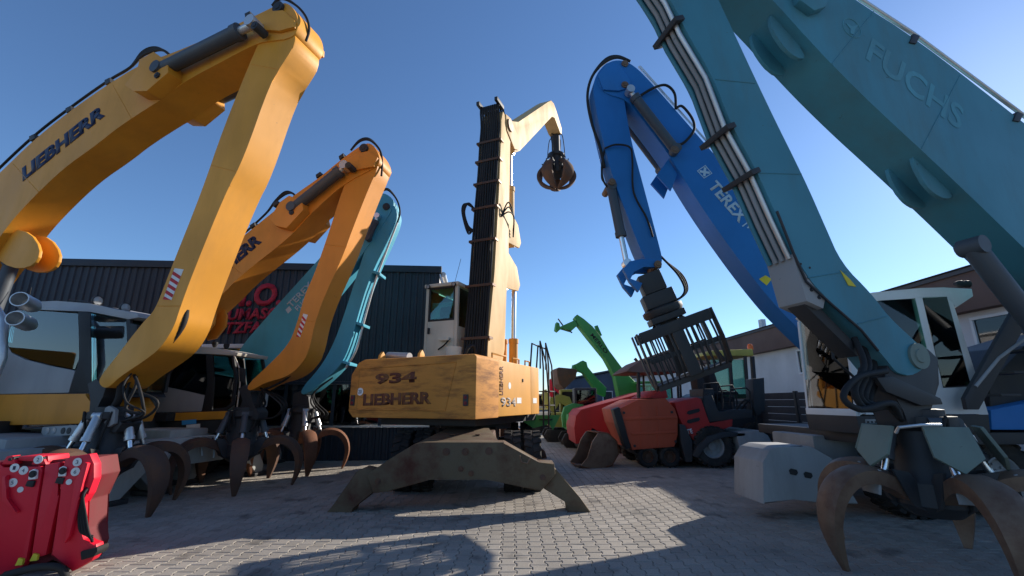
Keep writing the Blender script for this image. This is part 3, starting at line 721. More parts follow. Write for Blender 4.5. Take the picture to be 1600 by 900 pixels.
for x, y in ((355, 383), (394, 352), (430, 318), (497, 273), (533, 244)):
    slab(Bp, [(x - 3, y + 5), (x + 4, y), (x + 3, y - 5), (x - 4, y)], .05, .5, 'hose_clamp', 'dark_steel', boom, .004)
slab(Bp, [(372, 607), (382, 601), (392, 612), (394, 630), (404, 644), (402, 656), (376, 656), (372, 640), (380, 626)], .14, W - .14, 'grapple_link', 'dark_steel', stick)
cb = [('roof', [(262, 556), (290, 541), (330, 543), (372, 551), (370, 556), (330, 553), (290, 551), (265, 562)], 'cream', 'full'),
      ('side_window', [(290, 552), (321, 554), (324, 600), (320, 617), (290, 610), (256, 602), (262, 575), (275, 560)], 'green_glass', 'sides'),
      ('door_pillar', [(321, 553), (332, 554), (335, 600), (331, 641), (315, 643), (320, 617), (324, 600)], 'black_plastic', 'sides'),
      ('front_window', [(334, 556), (361, 557), (366, 590), (361, 630), (352, 637), (333, 638), (336, 600)], 'green_glass', 'sides'),
      ('front_pillar', [(361, 556), (365, 556), (370, 590), (364, 633), (353, 641), (332, 642), (333, 638), (352, 637), (361, 630), (366, 590)], 'black_plastic', 'sides'),
      ('lower_panel', [(215, 598), (255, 604), (290, 611), (320, 618), (314, 644), (205, 648)], 'cab_grey', 'sides'),
      ('rear_panel', [(225, 590), (262, 557), (266, 561), (262, 575), (255, 603), (215, 598)], 'cab_grey', 'sides')]
cab = slab(Bp, [(205, 644), (352, 641), (352, 646), (205, 649)], .36, 1.28, 'cab', 'black_plastic', b_)
cab_parts(cab, Bp, .36, 1.28, cb)
pc = Bp.p(290, 625, .8); uu = (pc - Bp.O).dot(Bp.h)
seat(Bp, uu, .82, pc.z + .1, cab); steering(Bp, uu + .55, .82, pc.z + .8, cab)
for px_ in (336, 354): lamp(Bp.p(px_, 537 + (px_ - 336) * .15, .6) , V((0, 0, 1)), cab, .06)
pipe([Bp.p(366, 556, .36), Bp.p(374, 575, .3), Bp.p(375, 600, .3), Bp.p(370, 640, .36)], .014, cab, 'rail', 'cream')
slab(Bp, [(373, 574), (381, 576), (381, 598), (374, 596)], .2, .26, 'mirror', 'black_plastic', cab)
slab(Bp, [(195, 648), (357, 642), (352, 655), (195, 660)], .3, 1.26, 'side_skirt', 'liebherr_yellow', b_, .015)
dk = slab(Bp, [(180, 661), (350, 656), (350, 676), (180, 682)], .3, 1.2, 'deck', 'black_plastic', b_)
slab(Bp, [(284, 657), (306, 655), (306, 662), (284, 664)], .285, .297, 'blue_sticker', 'sticker_blue', dk, 0)
pl_ = slab(Bp, [(291, 664), (312, 662), (312, 671), (291, 673)], .285, .297, 'number_plate', 'sticker_white', dk, 0)
box(Bp, -5.8, -1.9, .1, 1.15, 1.25, 1.42, 'rear_deck', 'black_plastic', b_)
box(Bp, -6.0, -4.4, -.2, 1.15, 1.43, 2.6, 'engine_house', 'liebherr_orange', b_, .05)
undercarriage(b_, Bp, -2.9, 'chassis_grey', lo=-2.4, hi=1.9)
ld = pipe([Bp.p(282, 705, -.3), Bp.p(284, 684, -.3), Bp.p(314, 682, -.3), Bp.p(316, 712, -.3)], .02, b_, 'ladder_rail', 'chassis_grey')
pipe([Bp.p(310, 708, -.15), Bp.p(314, 682, -.15), Bp.p(336, 681, -.15), Bp.p(334, 715, -.15)], .02, b_, 'ladder_rail', 'chassis_grey')
box(Bp, -1.5, -1.0, -.6, -.3, .75, .79, 'ladder_step', 'cream', b_)
gb = Bp.p(388, 655, .28)
grapple('open grapple with dark rams hanging under the second yellow stick', gb.x - .08, gb.y, 0, 5, R(-60), OPEN, gb.z, ram='barrel_grey', tine='rust_dark', s=.98)

# ================================================================ C: teal handler at the end of the left row
Cp = Plane(-5.4, 11.6, -4)
c_ = thing('material_handler', 'light teal handler behind the yellow pair, in front of the navy workshop', 'excavator', Cp.w(-3.2, 0, 0))
W = .52
boom = slab(Cp, [(555, 340), (585, 306), (600, 300), (616, 312), (612, 330), (590, 362), (545, 427), (470, 514), (430, 562), (385, 610), (355, 612), (352, 585), (378, 540), (406, 508), (432, 478), (494, 410)], 0, W, 'boom', 'light_teal', c_, .018)
for t_, a0, a1, a2 in (('TEREX', (455, 482), (490, 446), (449, 474)), ('FUCHS', (466, 487), (492, 461), (461, 480))):
    lettering(t_, Cp.p(*a0), Cp.p(*a1), Cp.p(*a2), 'pale_text', boom, -Cp.n, fat=.02)
slab(Cp, [(446, 484), (452, 478), (456, 484), (450, 490)], -.006, -.002, 'emblem', 'pale_text', boom, 0)
stick = slab(Cp, [(590, 322), (608, 312), (622, 330), (613, 358), (577, 435), (560, 490), (545, 547), (528, 577), (478, 619), (466, 612), (500, 575), (520, 540), (535, 500), (557, 432), (580, 360)], .02, W - .02, 'stick', 'light_teal', c_, .018)
pin(Cp, 603, 322, -.05, W + .05, .1, stick)
hyd(Cp.p(575, 372, -.1), Cp.p(590, 338, -.1), .09, .8, c_, 'barrel_grey', 'chrome', Cp.n)
hyd(Cp.p(418, 552, .25), Cp.p(392, 600, .25), .1, .6, c_, 'barrel_grey', 'chrome', Cp.n)
for k in range(3):
    v = .1 + .14 * k
    q = [(617, 348), (585, 432), (568, 490), (553, 545), (536, 575)]
    tb = [Cp.p(x + 1, y, v) + Cp.h * .05 for x, y in q]
    bm = bmesh.new(); tube(bm, tb, .03, 8, True); finish(bm, 'hydraulic_pipe', 'light_teal' if k else 'silver', stick, 50)
    hose([Cp.p(594, 300, v), Cp.p(606, 297 - k, v), Cp.p(620, 312, v), Cp.p(625, 332, v), Cp.p(620, 350, v)], .025, stick)
    hose([Cp.p(520, 590, v), Cp.p(492, 612, v - .2), Cp.p(486 + 5 * k, 630, v - .2), Cp.p(500 + 6 * k, 648, v - .1), Cp.p(480, 655, .2)], .02, stick)
for x, y in ((588, 425), (562, 505), (541, 566)): slab(Cp, [(x - 6, y - 3), (x + 6, y + 1), (x + 5, y + 5), (x - 7, y + 1)], .03, .49, 'pipe_clamp', 'light_teal', stick, .003)
slab(Cp, [(458, 616), (470, 610), (482, 620), (484, 640), (486, 660), (458, 660), (456, 640)], .12, W - .12, 'grapple_link', 'dark_steel', stick)
box(Cp, -5.6, -1.6, -.95, .95, 1.3, 1.5, 'deck', 'black_plastic', c_)
box(Cp, -5.6, -3.6, -.95, .95, 1.51, 2.6, 'engine_house', 'light_teal', c_, .05)
cc = box(Cp, -3.0, -1.5, .35, 1.2, 1.51, 2.0, 'cab', 'white_paint', c_, .03)
for u in (-2.95, -1.6): box(Cp, u, u + .08, .36, 1.19, 2.0, 3.05, 'cab_pillar', 'white_paint', cc)
box(Cp, -3.05, -1.4, .33, 1.22, 3.05, 3.17, 'cab_roof', 'white_paint', cc, .03); box(Cp, -2.86, -1.62, .37, .385, 2.0, 3.05, 'cab_window', 'green_glass', cc)
undercarriage(c_, Cp, -3.2, 'plate_grey', lo=-2.2, hi=1.7)
gc = Cp.p(470, 658, .26)
grapple('small-looking open grapple under the teal stick beside the navy workshop wall', gc.x, gc.y, 0, 5, R(20), OPEN, gc.z, ram='silver', tine='rust')

# ================================================================ red attachment lying in the lower left corner
Rp = Plane(-4.9, 4.95, 8)
r_ = thing('red_attachment', 'bright red ribbed steel attachment with round stickers in the lower left corner', 'attachment', Rp.p(60, 895))
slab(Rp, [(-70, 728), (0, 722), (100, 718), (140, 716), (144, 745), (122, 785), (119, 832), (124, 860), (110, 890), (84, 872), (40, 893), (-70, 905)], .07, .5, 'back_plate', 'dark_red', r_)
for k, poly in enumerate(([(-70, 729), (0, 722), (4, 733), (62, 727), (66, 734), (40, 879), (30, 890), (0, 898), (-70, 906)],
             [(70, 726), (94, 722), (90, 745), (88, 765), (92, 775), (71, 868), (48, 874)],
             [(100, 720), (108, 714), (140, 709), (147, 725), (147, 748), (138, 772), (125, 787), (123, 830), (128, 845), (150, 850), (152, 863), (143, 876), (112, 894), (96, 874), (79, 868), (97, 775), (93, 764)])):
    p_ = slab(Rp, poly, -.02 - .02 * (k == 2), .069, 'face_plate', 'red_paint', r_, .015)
slab(Rp, [(116, 752), (132, 722), (137, 724), (108, 838), (100, 850)], -.09, -.041, 'rib', 'red_paint', r_)
slab(Rp, [(2, 745), (10, 742), (8, 780), (28, 800), (24, 803), (2, 783)], -.06, -.021, 'rib', 'red_paint', r_)
for (x, y) in ((15, 716), (62, 716)):
    bm = bmesh.new(); q = Rp.pts([(x - 14, y + 10), (x - 5, y - 3), (x + 4, y - 4), (x + 10, y + 10)], -.01); prism(bm, q, Rp.n * .1, .01); lug = finish(bm, 'lifting_lug', 'red_paint', r_)
    pin(Rp, x, y + 2, -.02, .1, .03, lug, 'black_plastic')
slab(Rp, [(26, 720), (30, 713), (75, 712), (76, 722)], .02, .3, 'top_rail', 'red_paint', r_)
for (x, y, t_) in ((23, 731, '1'), (37, 735, '4'), (20, 754, '5'), (60, 718, '2'), (121, 722, '3'), (118, 737, '6'), (32, 765, ''), (108, 753, '')):
    q = Rp.p(x, y, -.045 if x > 90 else -.021); bm = bmesh.new(); rr_ = .042 if t_ else .028
    lathe(bm, q, -Rp.n, [(rr_, 0), (rr_, .003), (0, .004)], 20); s_ = finish(bm, 'round_sticker', 'sticker_white', r_)
    if t_: lettering(t_, q + Rp.h * -.012 + V((0, 0, -.018)), q + Rp.h * .012 + V((0, 0, -.018)), q + Rp.h * -.012 + V((0, 0, .018)), 'navy_text', s_, -Rp.n, .006, 0, 'numeral', 0)
for (x, y) in ((50, 742), (97, 737)):
    e = slab(Rp, [(x - 7, y + 8), (x - 5, y - 6), (x + 1, y - 9), (x + 6, y - 7), (x + 5, y + 7)], -.06, -.021 if x < 90 else -.042, 'eye_plate', 'sticker_white', r_)
    pin(Rp, x, y - 1, -.066, -.061, .035, e, 'black_plastic')
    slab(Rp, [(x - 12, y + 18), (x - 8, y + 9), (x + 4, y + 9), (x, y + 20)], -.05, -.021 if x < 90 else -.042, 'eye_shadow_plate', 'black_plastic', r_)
for x, y in ((30, 879), (53, 872)): slab(Rp, [(x - 7, y + 5), (x - 1, y - 7), (x + 6, y - 5), (x + 4, y + 4)], -.045, -.021, 'warning_sticker', 'sticker_yellow', r_, 0)
slab(Rp, [(125, 862), (152, 855), (152, 862), (146, 870), (126, 876)], -.07, .1, 'rubber_buffer', 'rubber', r_)
for k in range(4): hose([Rp.p(140, 748 + 4 * k, .0), Rp.p(130, 775, -.04 - .02 * k), Rp.p(124 + 3 * k, 800, -.05), Rp.p(126 + 4 * k, 830, -.04), Rp.p(145, 838 + 3 * k, -.02)], .012, r_)
hose([Rp.p(8, 899, -.1), Rp.p(30, 893, -.14), Rp.p(60, 886, -.14), Rp.p(90, 886, -.12), Rp.p(101, 896, -.1), Rp.p(101, 906, -.1)], .035, r_)

# ================================================================ the old yellow handler in the middle
K = Plane(-.87, 11.3, 67.5)                      # heading away from the camera and to the right; K.n points left
if K.n.x > 0: K.n = -K.n
k_ = thing('material_handler', 'old yellow handler with scraped counterweight facing the camera, its boom raised upright', 'excavator', (-.87, 11.3, 0))
def Kp(px, py, u=None, v=None):
    """pixel on the rear face (u given) or on a side face (v given)"""
    d = ray(px, py); o = V((0, 0, CAMZ))
    if u is not None: return o + d * ((K.w(u, 0, 0) - o).dot(K.h) / d.dot(K.h))
    return o + d * ((K.w(0, v, 0) - o).dot(K.n) / d.dot(K.n))
RU = -2.82                                       # rear face
HW = 1.42                                        # half width
# counterweight: rounded left edge, chamfered top
z0, z1 = 1.35, 2.50
sec = [(-HW, z0), (HW - .12, z0), (HW, z0 + .12), (HW, z1 - .32), (HW - .16, z1 - .08), (HW - .3, z1 - .02), (-HW + .05, z1), (-HW, z1 - .05)]
bm = bmesh.new(); prism(bm, [K.w(RU, v, z) for v, z in sec], K.h * 1.0, .05)
cw = finish(bm, 'counterweight', 'scraped_yellow', k_, 40)
# recessed panel lines of the casting
bm = bmesh.new()
fr = [(HW - .20, 1.50), (HW - .20, 2.30), (-HW + .42, 2.36), (-HW + .62, 1.50)]
for i in range(4):
    a, b = fr[i], fr[(i + 1) % 4]
    tube(bm, [K.w(RU - .004, *a), K.w(RU - .004, *b)], .012, 6, False)
finish(bm, 'panel_edge', 'scraped_yellow', cw)
rn = -K.h
lettering('934', Kp(586, 601, RU), Kp(651, 598, RU), Kp(586, 584, RU), 'brown_text', cw, rn, fat=.05)
lettering('LIEBHERR', Kp(567, 634, RU), Kp(674, 631, RU), Kp(567, 616, RU), 'brown_text', cw, rn, fat=.05)
q = Kp(563, 612, RU)
bm = bmesh.new(); lathe(bm, q + rn * .002, rn, [(.075, 0), (.075, .006), (0, .007)], 20); s_ = finish(bm, 'speed_sign', 'sticker_white', cw)
lettering('20', q - K.n * -.04 + V((0, 0, -.035)), q + K.n * -.04 + V((0, 0, -.035)), q - K.n * -.04 + V((0, 0, .035)), 'navy_text', s_, rn, .011, .01, 'numeral', 0)
for v in (-HW + .2, HW - .1):
    bm = bmesh.new(); boxm(bm, K.M(RU - .005, v, 1.68), (.03, .1, .2), .008); l_ = finish(bm, 'tail_lamp_box', 'dark_steel', cw)
    for dz in (-.05, .05):
        bm = bmesh.new(); lathe(bm, K.w(RU - .02, v, 1.68 + dz), rn, [(.032, 0), (.032, .01), (0, .016)], 12); finish(bm, 'tail_lamp', 'dark_red', l_)
# side body (right hand side, lit)
SV = -HW + .015
for u0, u1, nm in ((RU + 1.003, .05, 'side_door'), (.056, .62, 'side_panel')):
    box(K, u0, u1, SV, SV + .5, 1.37, 2.47, nm, 'old_yellow', k_, .02)
box(K, RU + 1.003, 1.6, SV + .505, HW - .05, 1.40, 2.46, 'engine_house', 'old_yellow', k_, .04)
box(K, -2.2, 2.4, -1.1, 1.1, 1.2, 1.395, 'deck', 'dark_steel', k_, .02)
sn = -K.n
lettering('934', K.w(-1.72, SV, 1.55), K.w(-.9, SV, 1.55), K.w(-1.72, SV, 1.74), 'grey_text', k_, sn, fat=.03)
lettering('LIEBHERR', K.w(-1.60, SV, 1.78), K.w(-1.60, SV, 2.36), K.w(-1.78, SV, 1.78), 'brown_text', k_, sn, fat=.03)
bm = bmesh.new(); lathe(bm, K.w(-1.25, SV, 1.98), sn, [(.07, 0), (.07, .004), (0, .005)], 18); finish(bm, 'round_sticker', 'sticker_white', k_)
for u in (-.72, .3): 
    bm = bmesh.new(); boxm(bm, K.M(u, SV - .003, 1.68), (.26, .006, .12)); finish(bm, 'pale_sticker', 'sticker_white', k_)
bm = bmesh.new(); boxm(bm, K.M(-.5, SV - .008, 2.12), (.05, .02, .07), .004); finish(bm, 'door_latch', 'black_plastic', k_)
for u0, u1 in ((-1.7, -1.0), (-.6, -.2), (.2, .5)):
    pipe([K.w(u0, -1.2, 2.46), K.w(u0, -1.2, 2.62), K.w(u1, -1.2, 2.62), K.w(u1, -1.2, 2.46)], .02, k_, 'grab_rail', 'old_yellow')
# access ladder rails
for dv in (0, .45):
    pipe([K.w(1.0, -1.38 - dv * .3, 1.0), K.w(1.0 + dv, -1.4, 2.5), K.w(.9 + dv, -1.4, 3.0), K.w(.3 + dv, -1.35, 3.05), K.w(.3 + dv, -1.3, 2.46)], .022, k_, 'ladder_rail')
    pipe([K.w(.7 + dv, -1.42, 2.46), K.w(.72 + dv, -1.42, 3.15), K.w(1.2 + dv, -1.42, 2.6), K.w(1.45 + dv, -1.42, 1.2)], .022, k_, 'ladder_rail')
for z in (1.2, 1.55, 1.9): box(K, 1.2, 1.6, -1.5, -1.2, z, z + .03, 'ladder_step', 'dark_steel', k_, .004)
# deck top: muffler, tool boxes, lifting eyes
for v in (HW - .35, .1):
    bm = bmesh.new(); prism(bm, [K.w(RU + .35 + a, v, 2.48 + b) for a, b in ((0, 0), (.02, .12), (.1, .2), (.18, .12), (.2, 0))], K.n * -.06, .01); e = finish(bm, 'lifting_eye', 'old_yellow', cw)
bm = bmesh.new(); cyl(bm, K.w(RU + .7, HW - .35, 2.62), K.w(RU + .55, HW - 1.0, 2.56), .08); finish(bm, 'muffler', 'silver', k_)
box(K, -1.7, -.8, -.2, 1.2, 2.46, 2.62, 'hood', 'plate_grey', k_, .03)
box(K, -.7, 1.5, .35, 1.3, 2.46, 2.66, 'cab_plinth', 'old_yellow', k_, .03)
bm = bmesh.new(); cyl(bm, K.w(-.5, .4, 2.45), K.w(-.5, .4, 2.95), .2, n=20); finish(bm, 'air_filter', 'cream', k_)
hose([K.w(-.5, .1, 2.5), K.w(-.6, -.02, 2.85), K.w(-.4, -.1, 2.95), K.w(-.2, -.12, 2.5)], .04, k_)
# raised cab
cab = thing_c = None
CU0, CU1, CV0, CV1, CZ0, CZ1 = -.15, 1.5, .52, 1.5, 2.67, 4.62
cab = box(K, CU0, CU1, CV0, CV1, CZ0, CZ0 + .08, 'cab', 'cream', k_, .02)
box(K, CU0 - .05, CU1 + .1, CV0 - .03, CV1 + .03, CZ1, CZ1 + .1, 'roof', 'cream', cab, .03)
for u in (CU0, CU1 - .09):
    for v in (CV0, CV1 - .09): box(K, u, u + .09, v, v + .09, CZ0 + .08, CZ1, 'pillar', 'cream', cab, .015)
box(K, CU0, CU0 + .05, CV0 + .092, CV1 - .092, CZ0 + .08, 3.70, 'rear_panel', 'cream', cab, .01)
box(K, CU0 + .092, CU1 - .092, CV0, CV0 + .05, CZ0 + .08, 3.55, 'side_panel', 'cream', cab, .01)
box(K, CU0 + .092, CU1 - .092, CV1 - .05, CV1, CZ0 + .08, 3.55, 'side_panel', 'cream', cab, .01)
for (u0, u1, v0, v1, zz, nm) in ((CU0 + .02, CU0 + .032, CV0 + .14, CV1 - .14, 3.76, 'rear_window'), (CU1 - .05, CU1 - .038, CV0 + .1, CV1 - .1, 2.8, 'windscreen'), (CU0 + .1, CU1 - .1, CV0 + .02, CV0 + .032, 3.552, 'side_window'), (CU0 + .1, CU1 - .1, CV1 - .032, CV1 - .02, 3.552, 'side_window')):
    box(K, u0, u1, v0, v1, zz, CZ1 - .05, nm, 'green_glass', cab, 0)
bm = bmesh.new()
for (v0, v1, za, zb) in ((CV0 + .092, CV0 + .14, 3.702, CZ1), (CV1 - .14, CV1 - .092, 3.702, CZ1), (CV0 + .142, CV1 - .142, 3.702, 3.755), (CV0 + .142, CV1 - .142, CZ1 - .048, CZ1)):
    boxm(bm, K.M(CU0 + .026, (v0 + v1) / 2, (za + zb) / 2), (.04, v1 - v0, zb - za))
finish(bm, 'window_seal', 'black_plastic', cab)
seat(K, .55, 1.0, 3.15, cab)
bm = bmesh.new(); boxm(bm, K.M(CU0 - .03, CV1 - .15, 3.45), (.05, .05, .16), .01); finish(bm, 'door_handle', 'black_plastic', cab)
bm = bmesh.new(); boxm(bm, K.M(CU0 - .08, CV0 + .3, 3.2), (.14, .3, .08), .01); finish(bm, 'bracket', 'cream', cab)
hose([K.w(CU0 - .05, CV0 + .5, 2.95), K.w(CU0 - .1, CV0 + .3, 3.05), K.w(CU0 - .1, CV0 + .15, 3.2)], .02, cab)
pipe([K.w(CU0 + .3, CV0 + .3, CZ1 + .1), K.w(CU0 + .1, CV0 + .0, CZ1 + .75)], .006, cab, 'aerial')
for v in (CV0 + .1, CV1 - .1): lamp(K.w(CU0 - .06, v, CZ1 + .02), -K.h, cab, .06)
# upright boom
BW = .34
def uz(L): return [K.w(u, -BW, z) for u, z in L]
bm = bmesh.new(); prism(bm, uz([(-.15, 2.3), (.55, 2.1), (.95, 3.0), (1.05, 4.6), (1.18, 5.4), (1.22, 7.0), (1.30, 9.2), (1.35, 9.9), (1.1, 10.15), (.75, 10.2), (.62, 9.8), (.5, 7.5), (.25, 5.0), (-.1, 3.0)]), K.n * 2 * BW, .02)
boom = finish(bm, 'boom', 'faded_yellow', k_)
bk = lambda z: -.13 + (z - 2.4) * .1035
nh = 9
for i in range(nh):
    v = -.29 + i * .58 / (nh - 1)
    hose([K.w(bk(z) - .045, v + .01 * math.sin(z * 2 + i), z) for z in (2.5, 3.4, 4.4, 5.6, 6.8, 8.0, 9.0, 9.7)] + [K.w(.5, v, 10.25), K.w(.75, v, 10.42), K.w(.95, v, 10.2)], .036, boom, n=6, k=3)
for z in (3.2, 4.6, 5.9, 6.9, 7.7, 8.45, 9.1):
    box(K, bk(z) - .10, bk(z) - .082, -.4, .4, z - .035, z + .035, 'hose_clamp', 'rust_dark', boom, .004)
    for v in (-.38, .38): box(K, bk(z) - .0815, bk(z) + .12, v - .018, v + .018, z - .03, z + .03, 'clamp_arm', 'worn_steel', boom, 0)
for i in range(5): hose([K.w(bk(6.75) - .06, .3, 6.9), K.w(bk(6.75) - .1, .48 + .03 * i, 7.1), K.w(bk(6.75) - .1, .6 + .02 * i, 6.85), K.w(bk(6.7) - .06, .5, 6.45 - .06 * i), K.w(bk(6.6), .36, 6.3)], .022, boom)
for i in range(3): hose([K.w(.6, -.36, 6.7), K.w(.8, -.5, 7.2 - .15 * i), K.w(1.2, -.5, 6.9), K.w(1.5, -.36, 6.6 - .1 * i)], .022, boom)
for dv in (-.3, .3):
    bm = bmesh.new(); boxm(bm, K.M(.55, dv, 10.36), (.5, .1, .12), .01); finish(bm, 'hose_bracket', 'dark_steel', boom)
# lugs on the front of the boom
for (ua, za, nm) in ((1.1, 5.0, 'hoist_lug'), (1.2, 6.4, 'stick_ram_lug')):
    for v in (-.30, .24):
        bm = bmesh.new(); prism(bm, [K.w(ua - .1, v, za - .25), K.w(ua + .95, v, za - .12), K.w(ua + 1.1, v, za + .1), K.w(ua + .85, v, za + .6), K.w(ua - .05, v, za + .95)], K.n * .06, .01); finish(bm, nm, 'faded_yellow', boom)
hyd(K.w(1.95, -.17, 2.35), K.w(2.02, -.17, 5.05), .13, .4, k_, 'old_yellow', 'chrome', K.n)
hyd(K.w(1.95, .17, 2.35), K.w(2.02, .17, 5.05), .13, .4, k_, 'old_yellow', 'chrome', K.n)
hyd(K.w(2.12, 0, 6.45), K.w(2.1, 0, 9.65), .14, .6, k_, 'faded_yellow', 'chrome', K.n)
# stick: out and up, with a goose-neck
bm = bmesh.new()
prism(bm, [K.w(u, -.27, z) for u, z in ((1.0, 10.2), (1.35, 10.25), (2.2, 10.75), (5.6, 13.9), (6.05, 14.3), (6.45, 14.42), (6.8, 14.3), (7.65, 13.9), (7.6, 13.55), (7.3, 13.5), (6.5, 13.75), (6.1, 13.55), (2.3, 9.75), (1.9, 9.45), (1.5, 9.5), (1.15, 9.75))], K.n * .54, .02)
stick = finish(bm, 'stick', 'faded_yellow', k_)
bm = bmesh.new(); cyl(bm, K.w(1.2, -.42, 9.98), K.w(1.2, .42, 9.98), .2, n=20); finish(bm, 'pivot_pin', 'worn_steel', stick)
for v in (-.37, .31):
    bm = bmesh.new(); prism(bm, [K.w(u, v, z) for u, z in ((.9, 10.2), (1.3, 10.3), (2.0, 10.0), (1.95, 9.55), (1.6, 9.4), (1.0, 9.7))], K.n * .06, .01); finish(bm, 'ear_plate', 'faded_yellow', stick)
# undercarriage: stabiliser beam in front, axles with twin tyres, rear stabiliser
S = Plane(-.8, 7.5, 0)
uc = k_
beam = slab(S, [(583, 771), (573, 742), (606, 719), (647, 694), (661, 691), (787, 691), (842, 724), (866, 724), (868, 742), (845, 768), (759, 748), (672, 748), (609, 768)], 0, .42, 'stabiliser_beam', 'outrigger', uc, .015)
for poly in ([(503, 808), (523, 788), (556, 738), (568, 731), (586, 735), (594, 752), (586, 768), (549, 794), (549, 806), (534, 808)], [(864, 727), (871, 739), (905, 776), (924, 801), (887, 803), (887, 785), (850, 764), (845, 745), (850, 730)]):
    lg = slab(S, poly, .05, .37, 'stabiliser_leg', 'outrigger', uc, .015)
for px_, py_ in ((697, 706), (727, 706), (764, 705), (720, 733), (736, 740), (590, 752), (848, 746)):
    pin(S, px_, py_, -.02, .02, .06 if py_ < 720 else .045, beam, 'rust_dark', 'bolt_boss')
pipe([S.p(812, 712, -.03), S.p(815, 722, -.04), S.p(824, 724, -.04), S.p(828, 716, -.03)], .012, beam, 'hook', 'worn_steel')
bm = bmesh.new(); prism(bm, [S.w(-.75, .1, 1.0), S.w(.62, .1, 1.0), S.w(.35, 1.6, 1.16), S.w(-.45, 1.6, 1.16)], (0, 0, -.3), .01); finish(bm, 'chassis_nose', 'outrigger', uc)
for u in (-.26, .2):
    bm = bmesh.new(); q = S.w(u, .8, 1.085); lathe(bm, q, (0, 0, 1), [(.05, 0), (.05, .015), (0, .015)], 12); finish(bm, 'cover_bolt', 'rust_dark', uc)
bm = bmesh.new(); boxm(bm, Matrix.Translation((-.85, 11.2, .82)), (1.0, 5.6, .55), .04); finish(bm, 'chassis', 'rust_dark', uc)
bm = bmesh.new(); lathe(bm, (-.87, 11.3, 1.05), (0, 0, 1), [(0, 0), (.85, 0), (.85, .16), (0, .16)], 32); finish(bm, 'slewing_ring', 'dark_steel', uc)
for yy in (9.3, 13.0):
    bm = bmesh.new(); cyl(bm, (-1.9, yy, .58), (.2, yy, .58), .14); finish(bm, 'axle', 'dark_steel', uc)
    for sx in (-1, 1):
        for w_ in (.86, 1.24): wheel((-.85 + sx * w_, yy, .55), (sx, 0, 0), .55, .33, uc, 'rust_dark', 20)
for sx in (-1, 1):
    bm = bmesh.new(); prism(bm, [(-.85 + sx * a, 14.3, b) for a, b in ((.4, 1.0), (.9, 1.0), (1.85, .2), (1.9, .02), (1.6, .02), (.9, .55), (.4, .6))], (0, .35, 0), .012); finish(bm, 'stabiliser_leg', 'rust_dark', uc)
bm = bmesh.new(); boxm(bm, Matrix.Translation((-.85, 14.3, .8)), (1.6, .3, .4), .02); finish(bm, 'rear_beam', 'rust_dark', uc)
bm = bmesh.new(); prism(bm, [(.15, 12.0, 1.32), (1.25, 12.0, 1.32), (1.05, 12.0, .95), (.95, 12.0, 1.1), (.55, 12.0, 1.0), (.3, 12.0, 1.15)], (0, .03, 0), 0); finish(bm, 'mudguard', 'merlo_green', uc)
# closed grapple hanging from the goose-neck
gt = K.w(7.5, 0, 13.6)
g = grapple('closed dark grapple hanging from the raised stick of the old yellow handler against the sky', gt.x, gt.y, gt.z - 2.75, 5, .3, SHUT, 2.75 / 1.12, ram='dark_steel', tine='rust_dark', guard='dark_steel', s=1.12)
bm = bmesh.new(); cyl(bm, gt + K.n * -.2, gt + K.n * .2, .09); boxm(bm, Matrix.Translation(gt - V((0, 0, .12))), (.22, .22, .3), .02); finish(bm, 'hanger_link', 'dark_steel', stick)

# ================================================================ D: bright blue handler on the right
D = Plane(5.4, 8.3, 183)
d_ = thing('material_handler', 'bright blue handler on the right with white cab and lettered boom carrying a cage grab', 'excavator', D.w(-1.0, 0, 0))
W = .5
boom = slab(D, [(932, 118), (945, 99), (965, 93), (985, 98), (1012, 122), (1134, 262), (1200, 335), (1262, 402), (1330, 480), (1420, 570), (1440, 610), (1400, 640), (1330, 590), (1235, 502), (1200, 464), (1150, 400), (1092, 318), (1046, 242), (1000, 182), (976, 152), (955, 150), (936, 138)], 0, W, 'boom', 'mid_blue', d_, .018)
lettering('TEREX', D.p(1105, 291), D.p(1155, 349), D.p(1118, 279), 'pale_text', boom, -D.n, fat=.03)
lettering('|FUCHS', D.p(1159, 353), D.p(1214, 418), D.p(1172, 341), 'pale_text', boom, -D.n, fat=.0)
# square emblem: frame with a woven cross
e0 = [(1089, 267), (1100, 279), (1113, 271), (1102, 258)]
q = D.pts(e0, -.004); ctr = sum(q, V()) / 4
for i in range(4):
    bm = bmesh.new(); a, b = q[i], q[(i + 1) % 4]; prism(bm, [a, b, b.lerp(ctr, .14), a.lerp(ctr, .14)], -D.n * .003); finish(bm, 'emblem', 'pale_text', boom, 0)
for f0, f1 in ((.3, .0), (.0, .3)):
    bm = bmesh.new(); a, b = q[0].lerp(ctr, .35), q[2].lerp(ctr, .35)
    if f1: a, b = q[1].lerp(ctr, .35), q[3].lerp(ctr, .35)
    s_ = (b - a).cross(D.n).normalized() * .025; prism(bm, [a - s_, a + s_, b + s_, b - s_], -D.n * (.003 + .002 * (f1 > 0))); finish(bm, 'emblem', 'pale_text', boom, 0)
slab(D, [(1186, 436), (1196, 430), (1206, 436), (1198, 446)], -.006, -.002, 'warning_sticker', 'sticker_yellow', boom, 0)
stick = slab(D, [(926, 130), (938, 106), (955, 98), (972, 108), (974, 150), (986, 220), (1002, 278), (1030, 384), (1037, 412), (1022, 416), (1008, 408), (985, 350), (966, 300), (953, 262), (940, 210), (930, 165)], .02, W - .02, 'stick', 'mid_blue', d_, .018)
for v0, v1 in ((-.05, -.001), (W + .001, W + .05)):
    slab2(D, [(934, 120), (946, 104), (966, 102), (984, 128), (984, 138), (966, 144), (942, 142)], 0, v0, v1, 'ear_plate', 'mid_blue', stick)
pin(D, 977, 98, -.04, W + .04, .075, boom, 'worn_steel'); pin(D, 977, 131, -.09, W + .09, .075, stick, 'worn_steel')
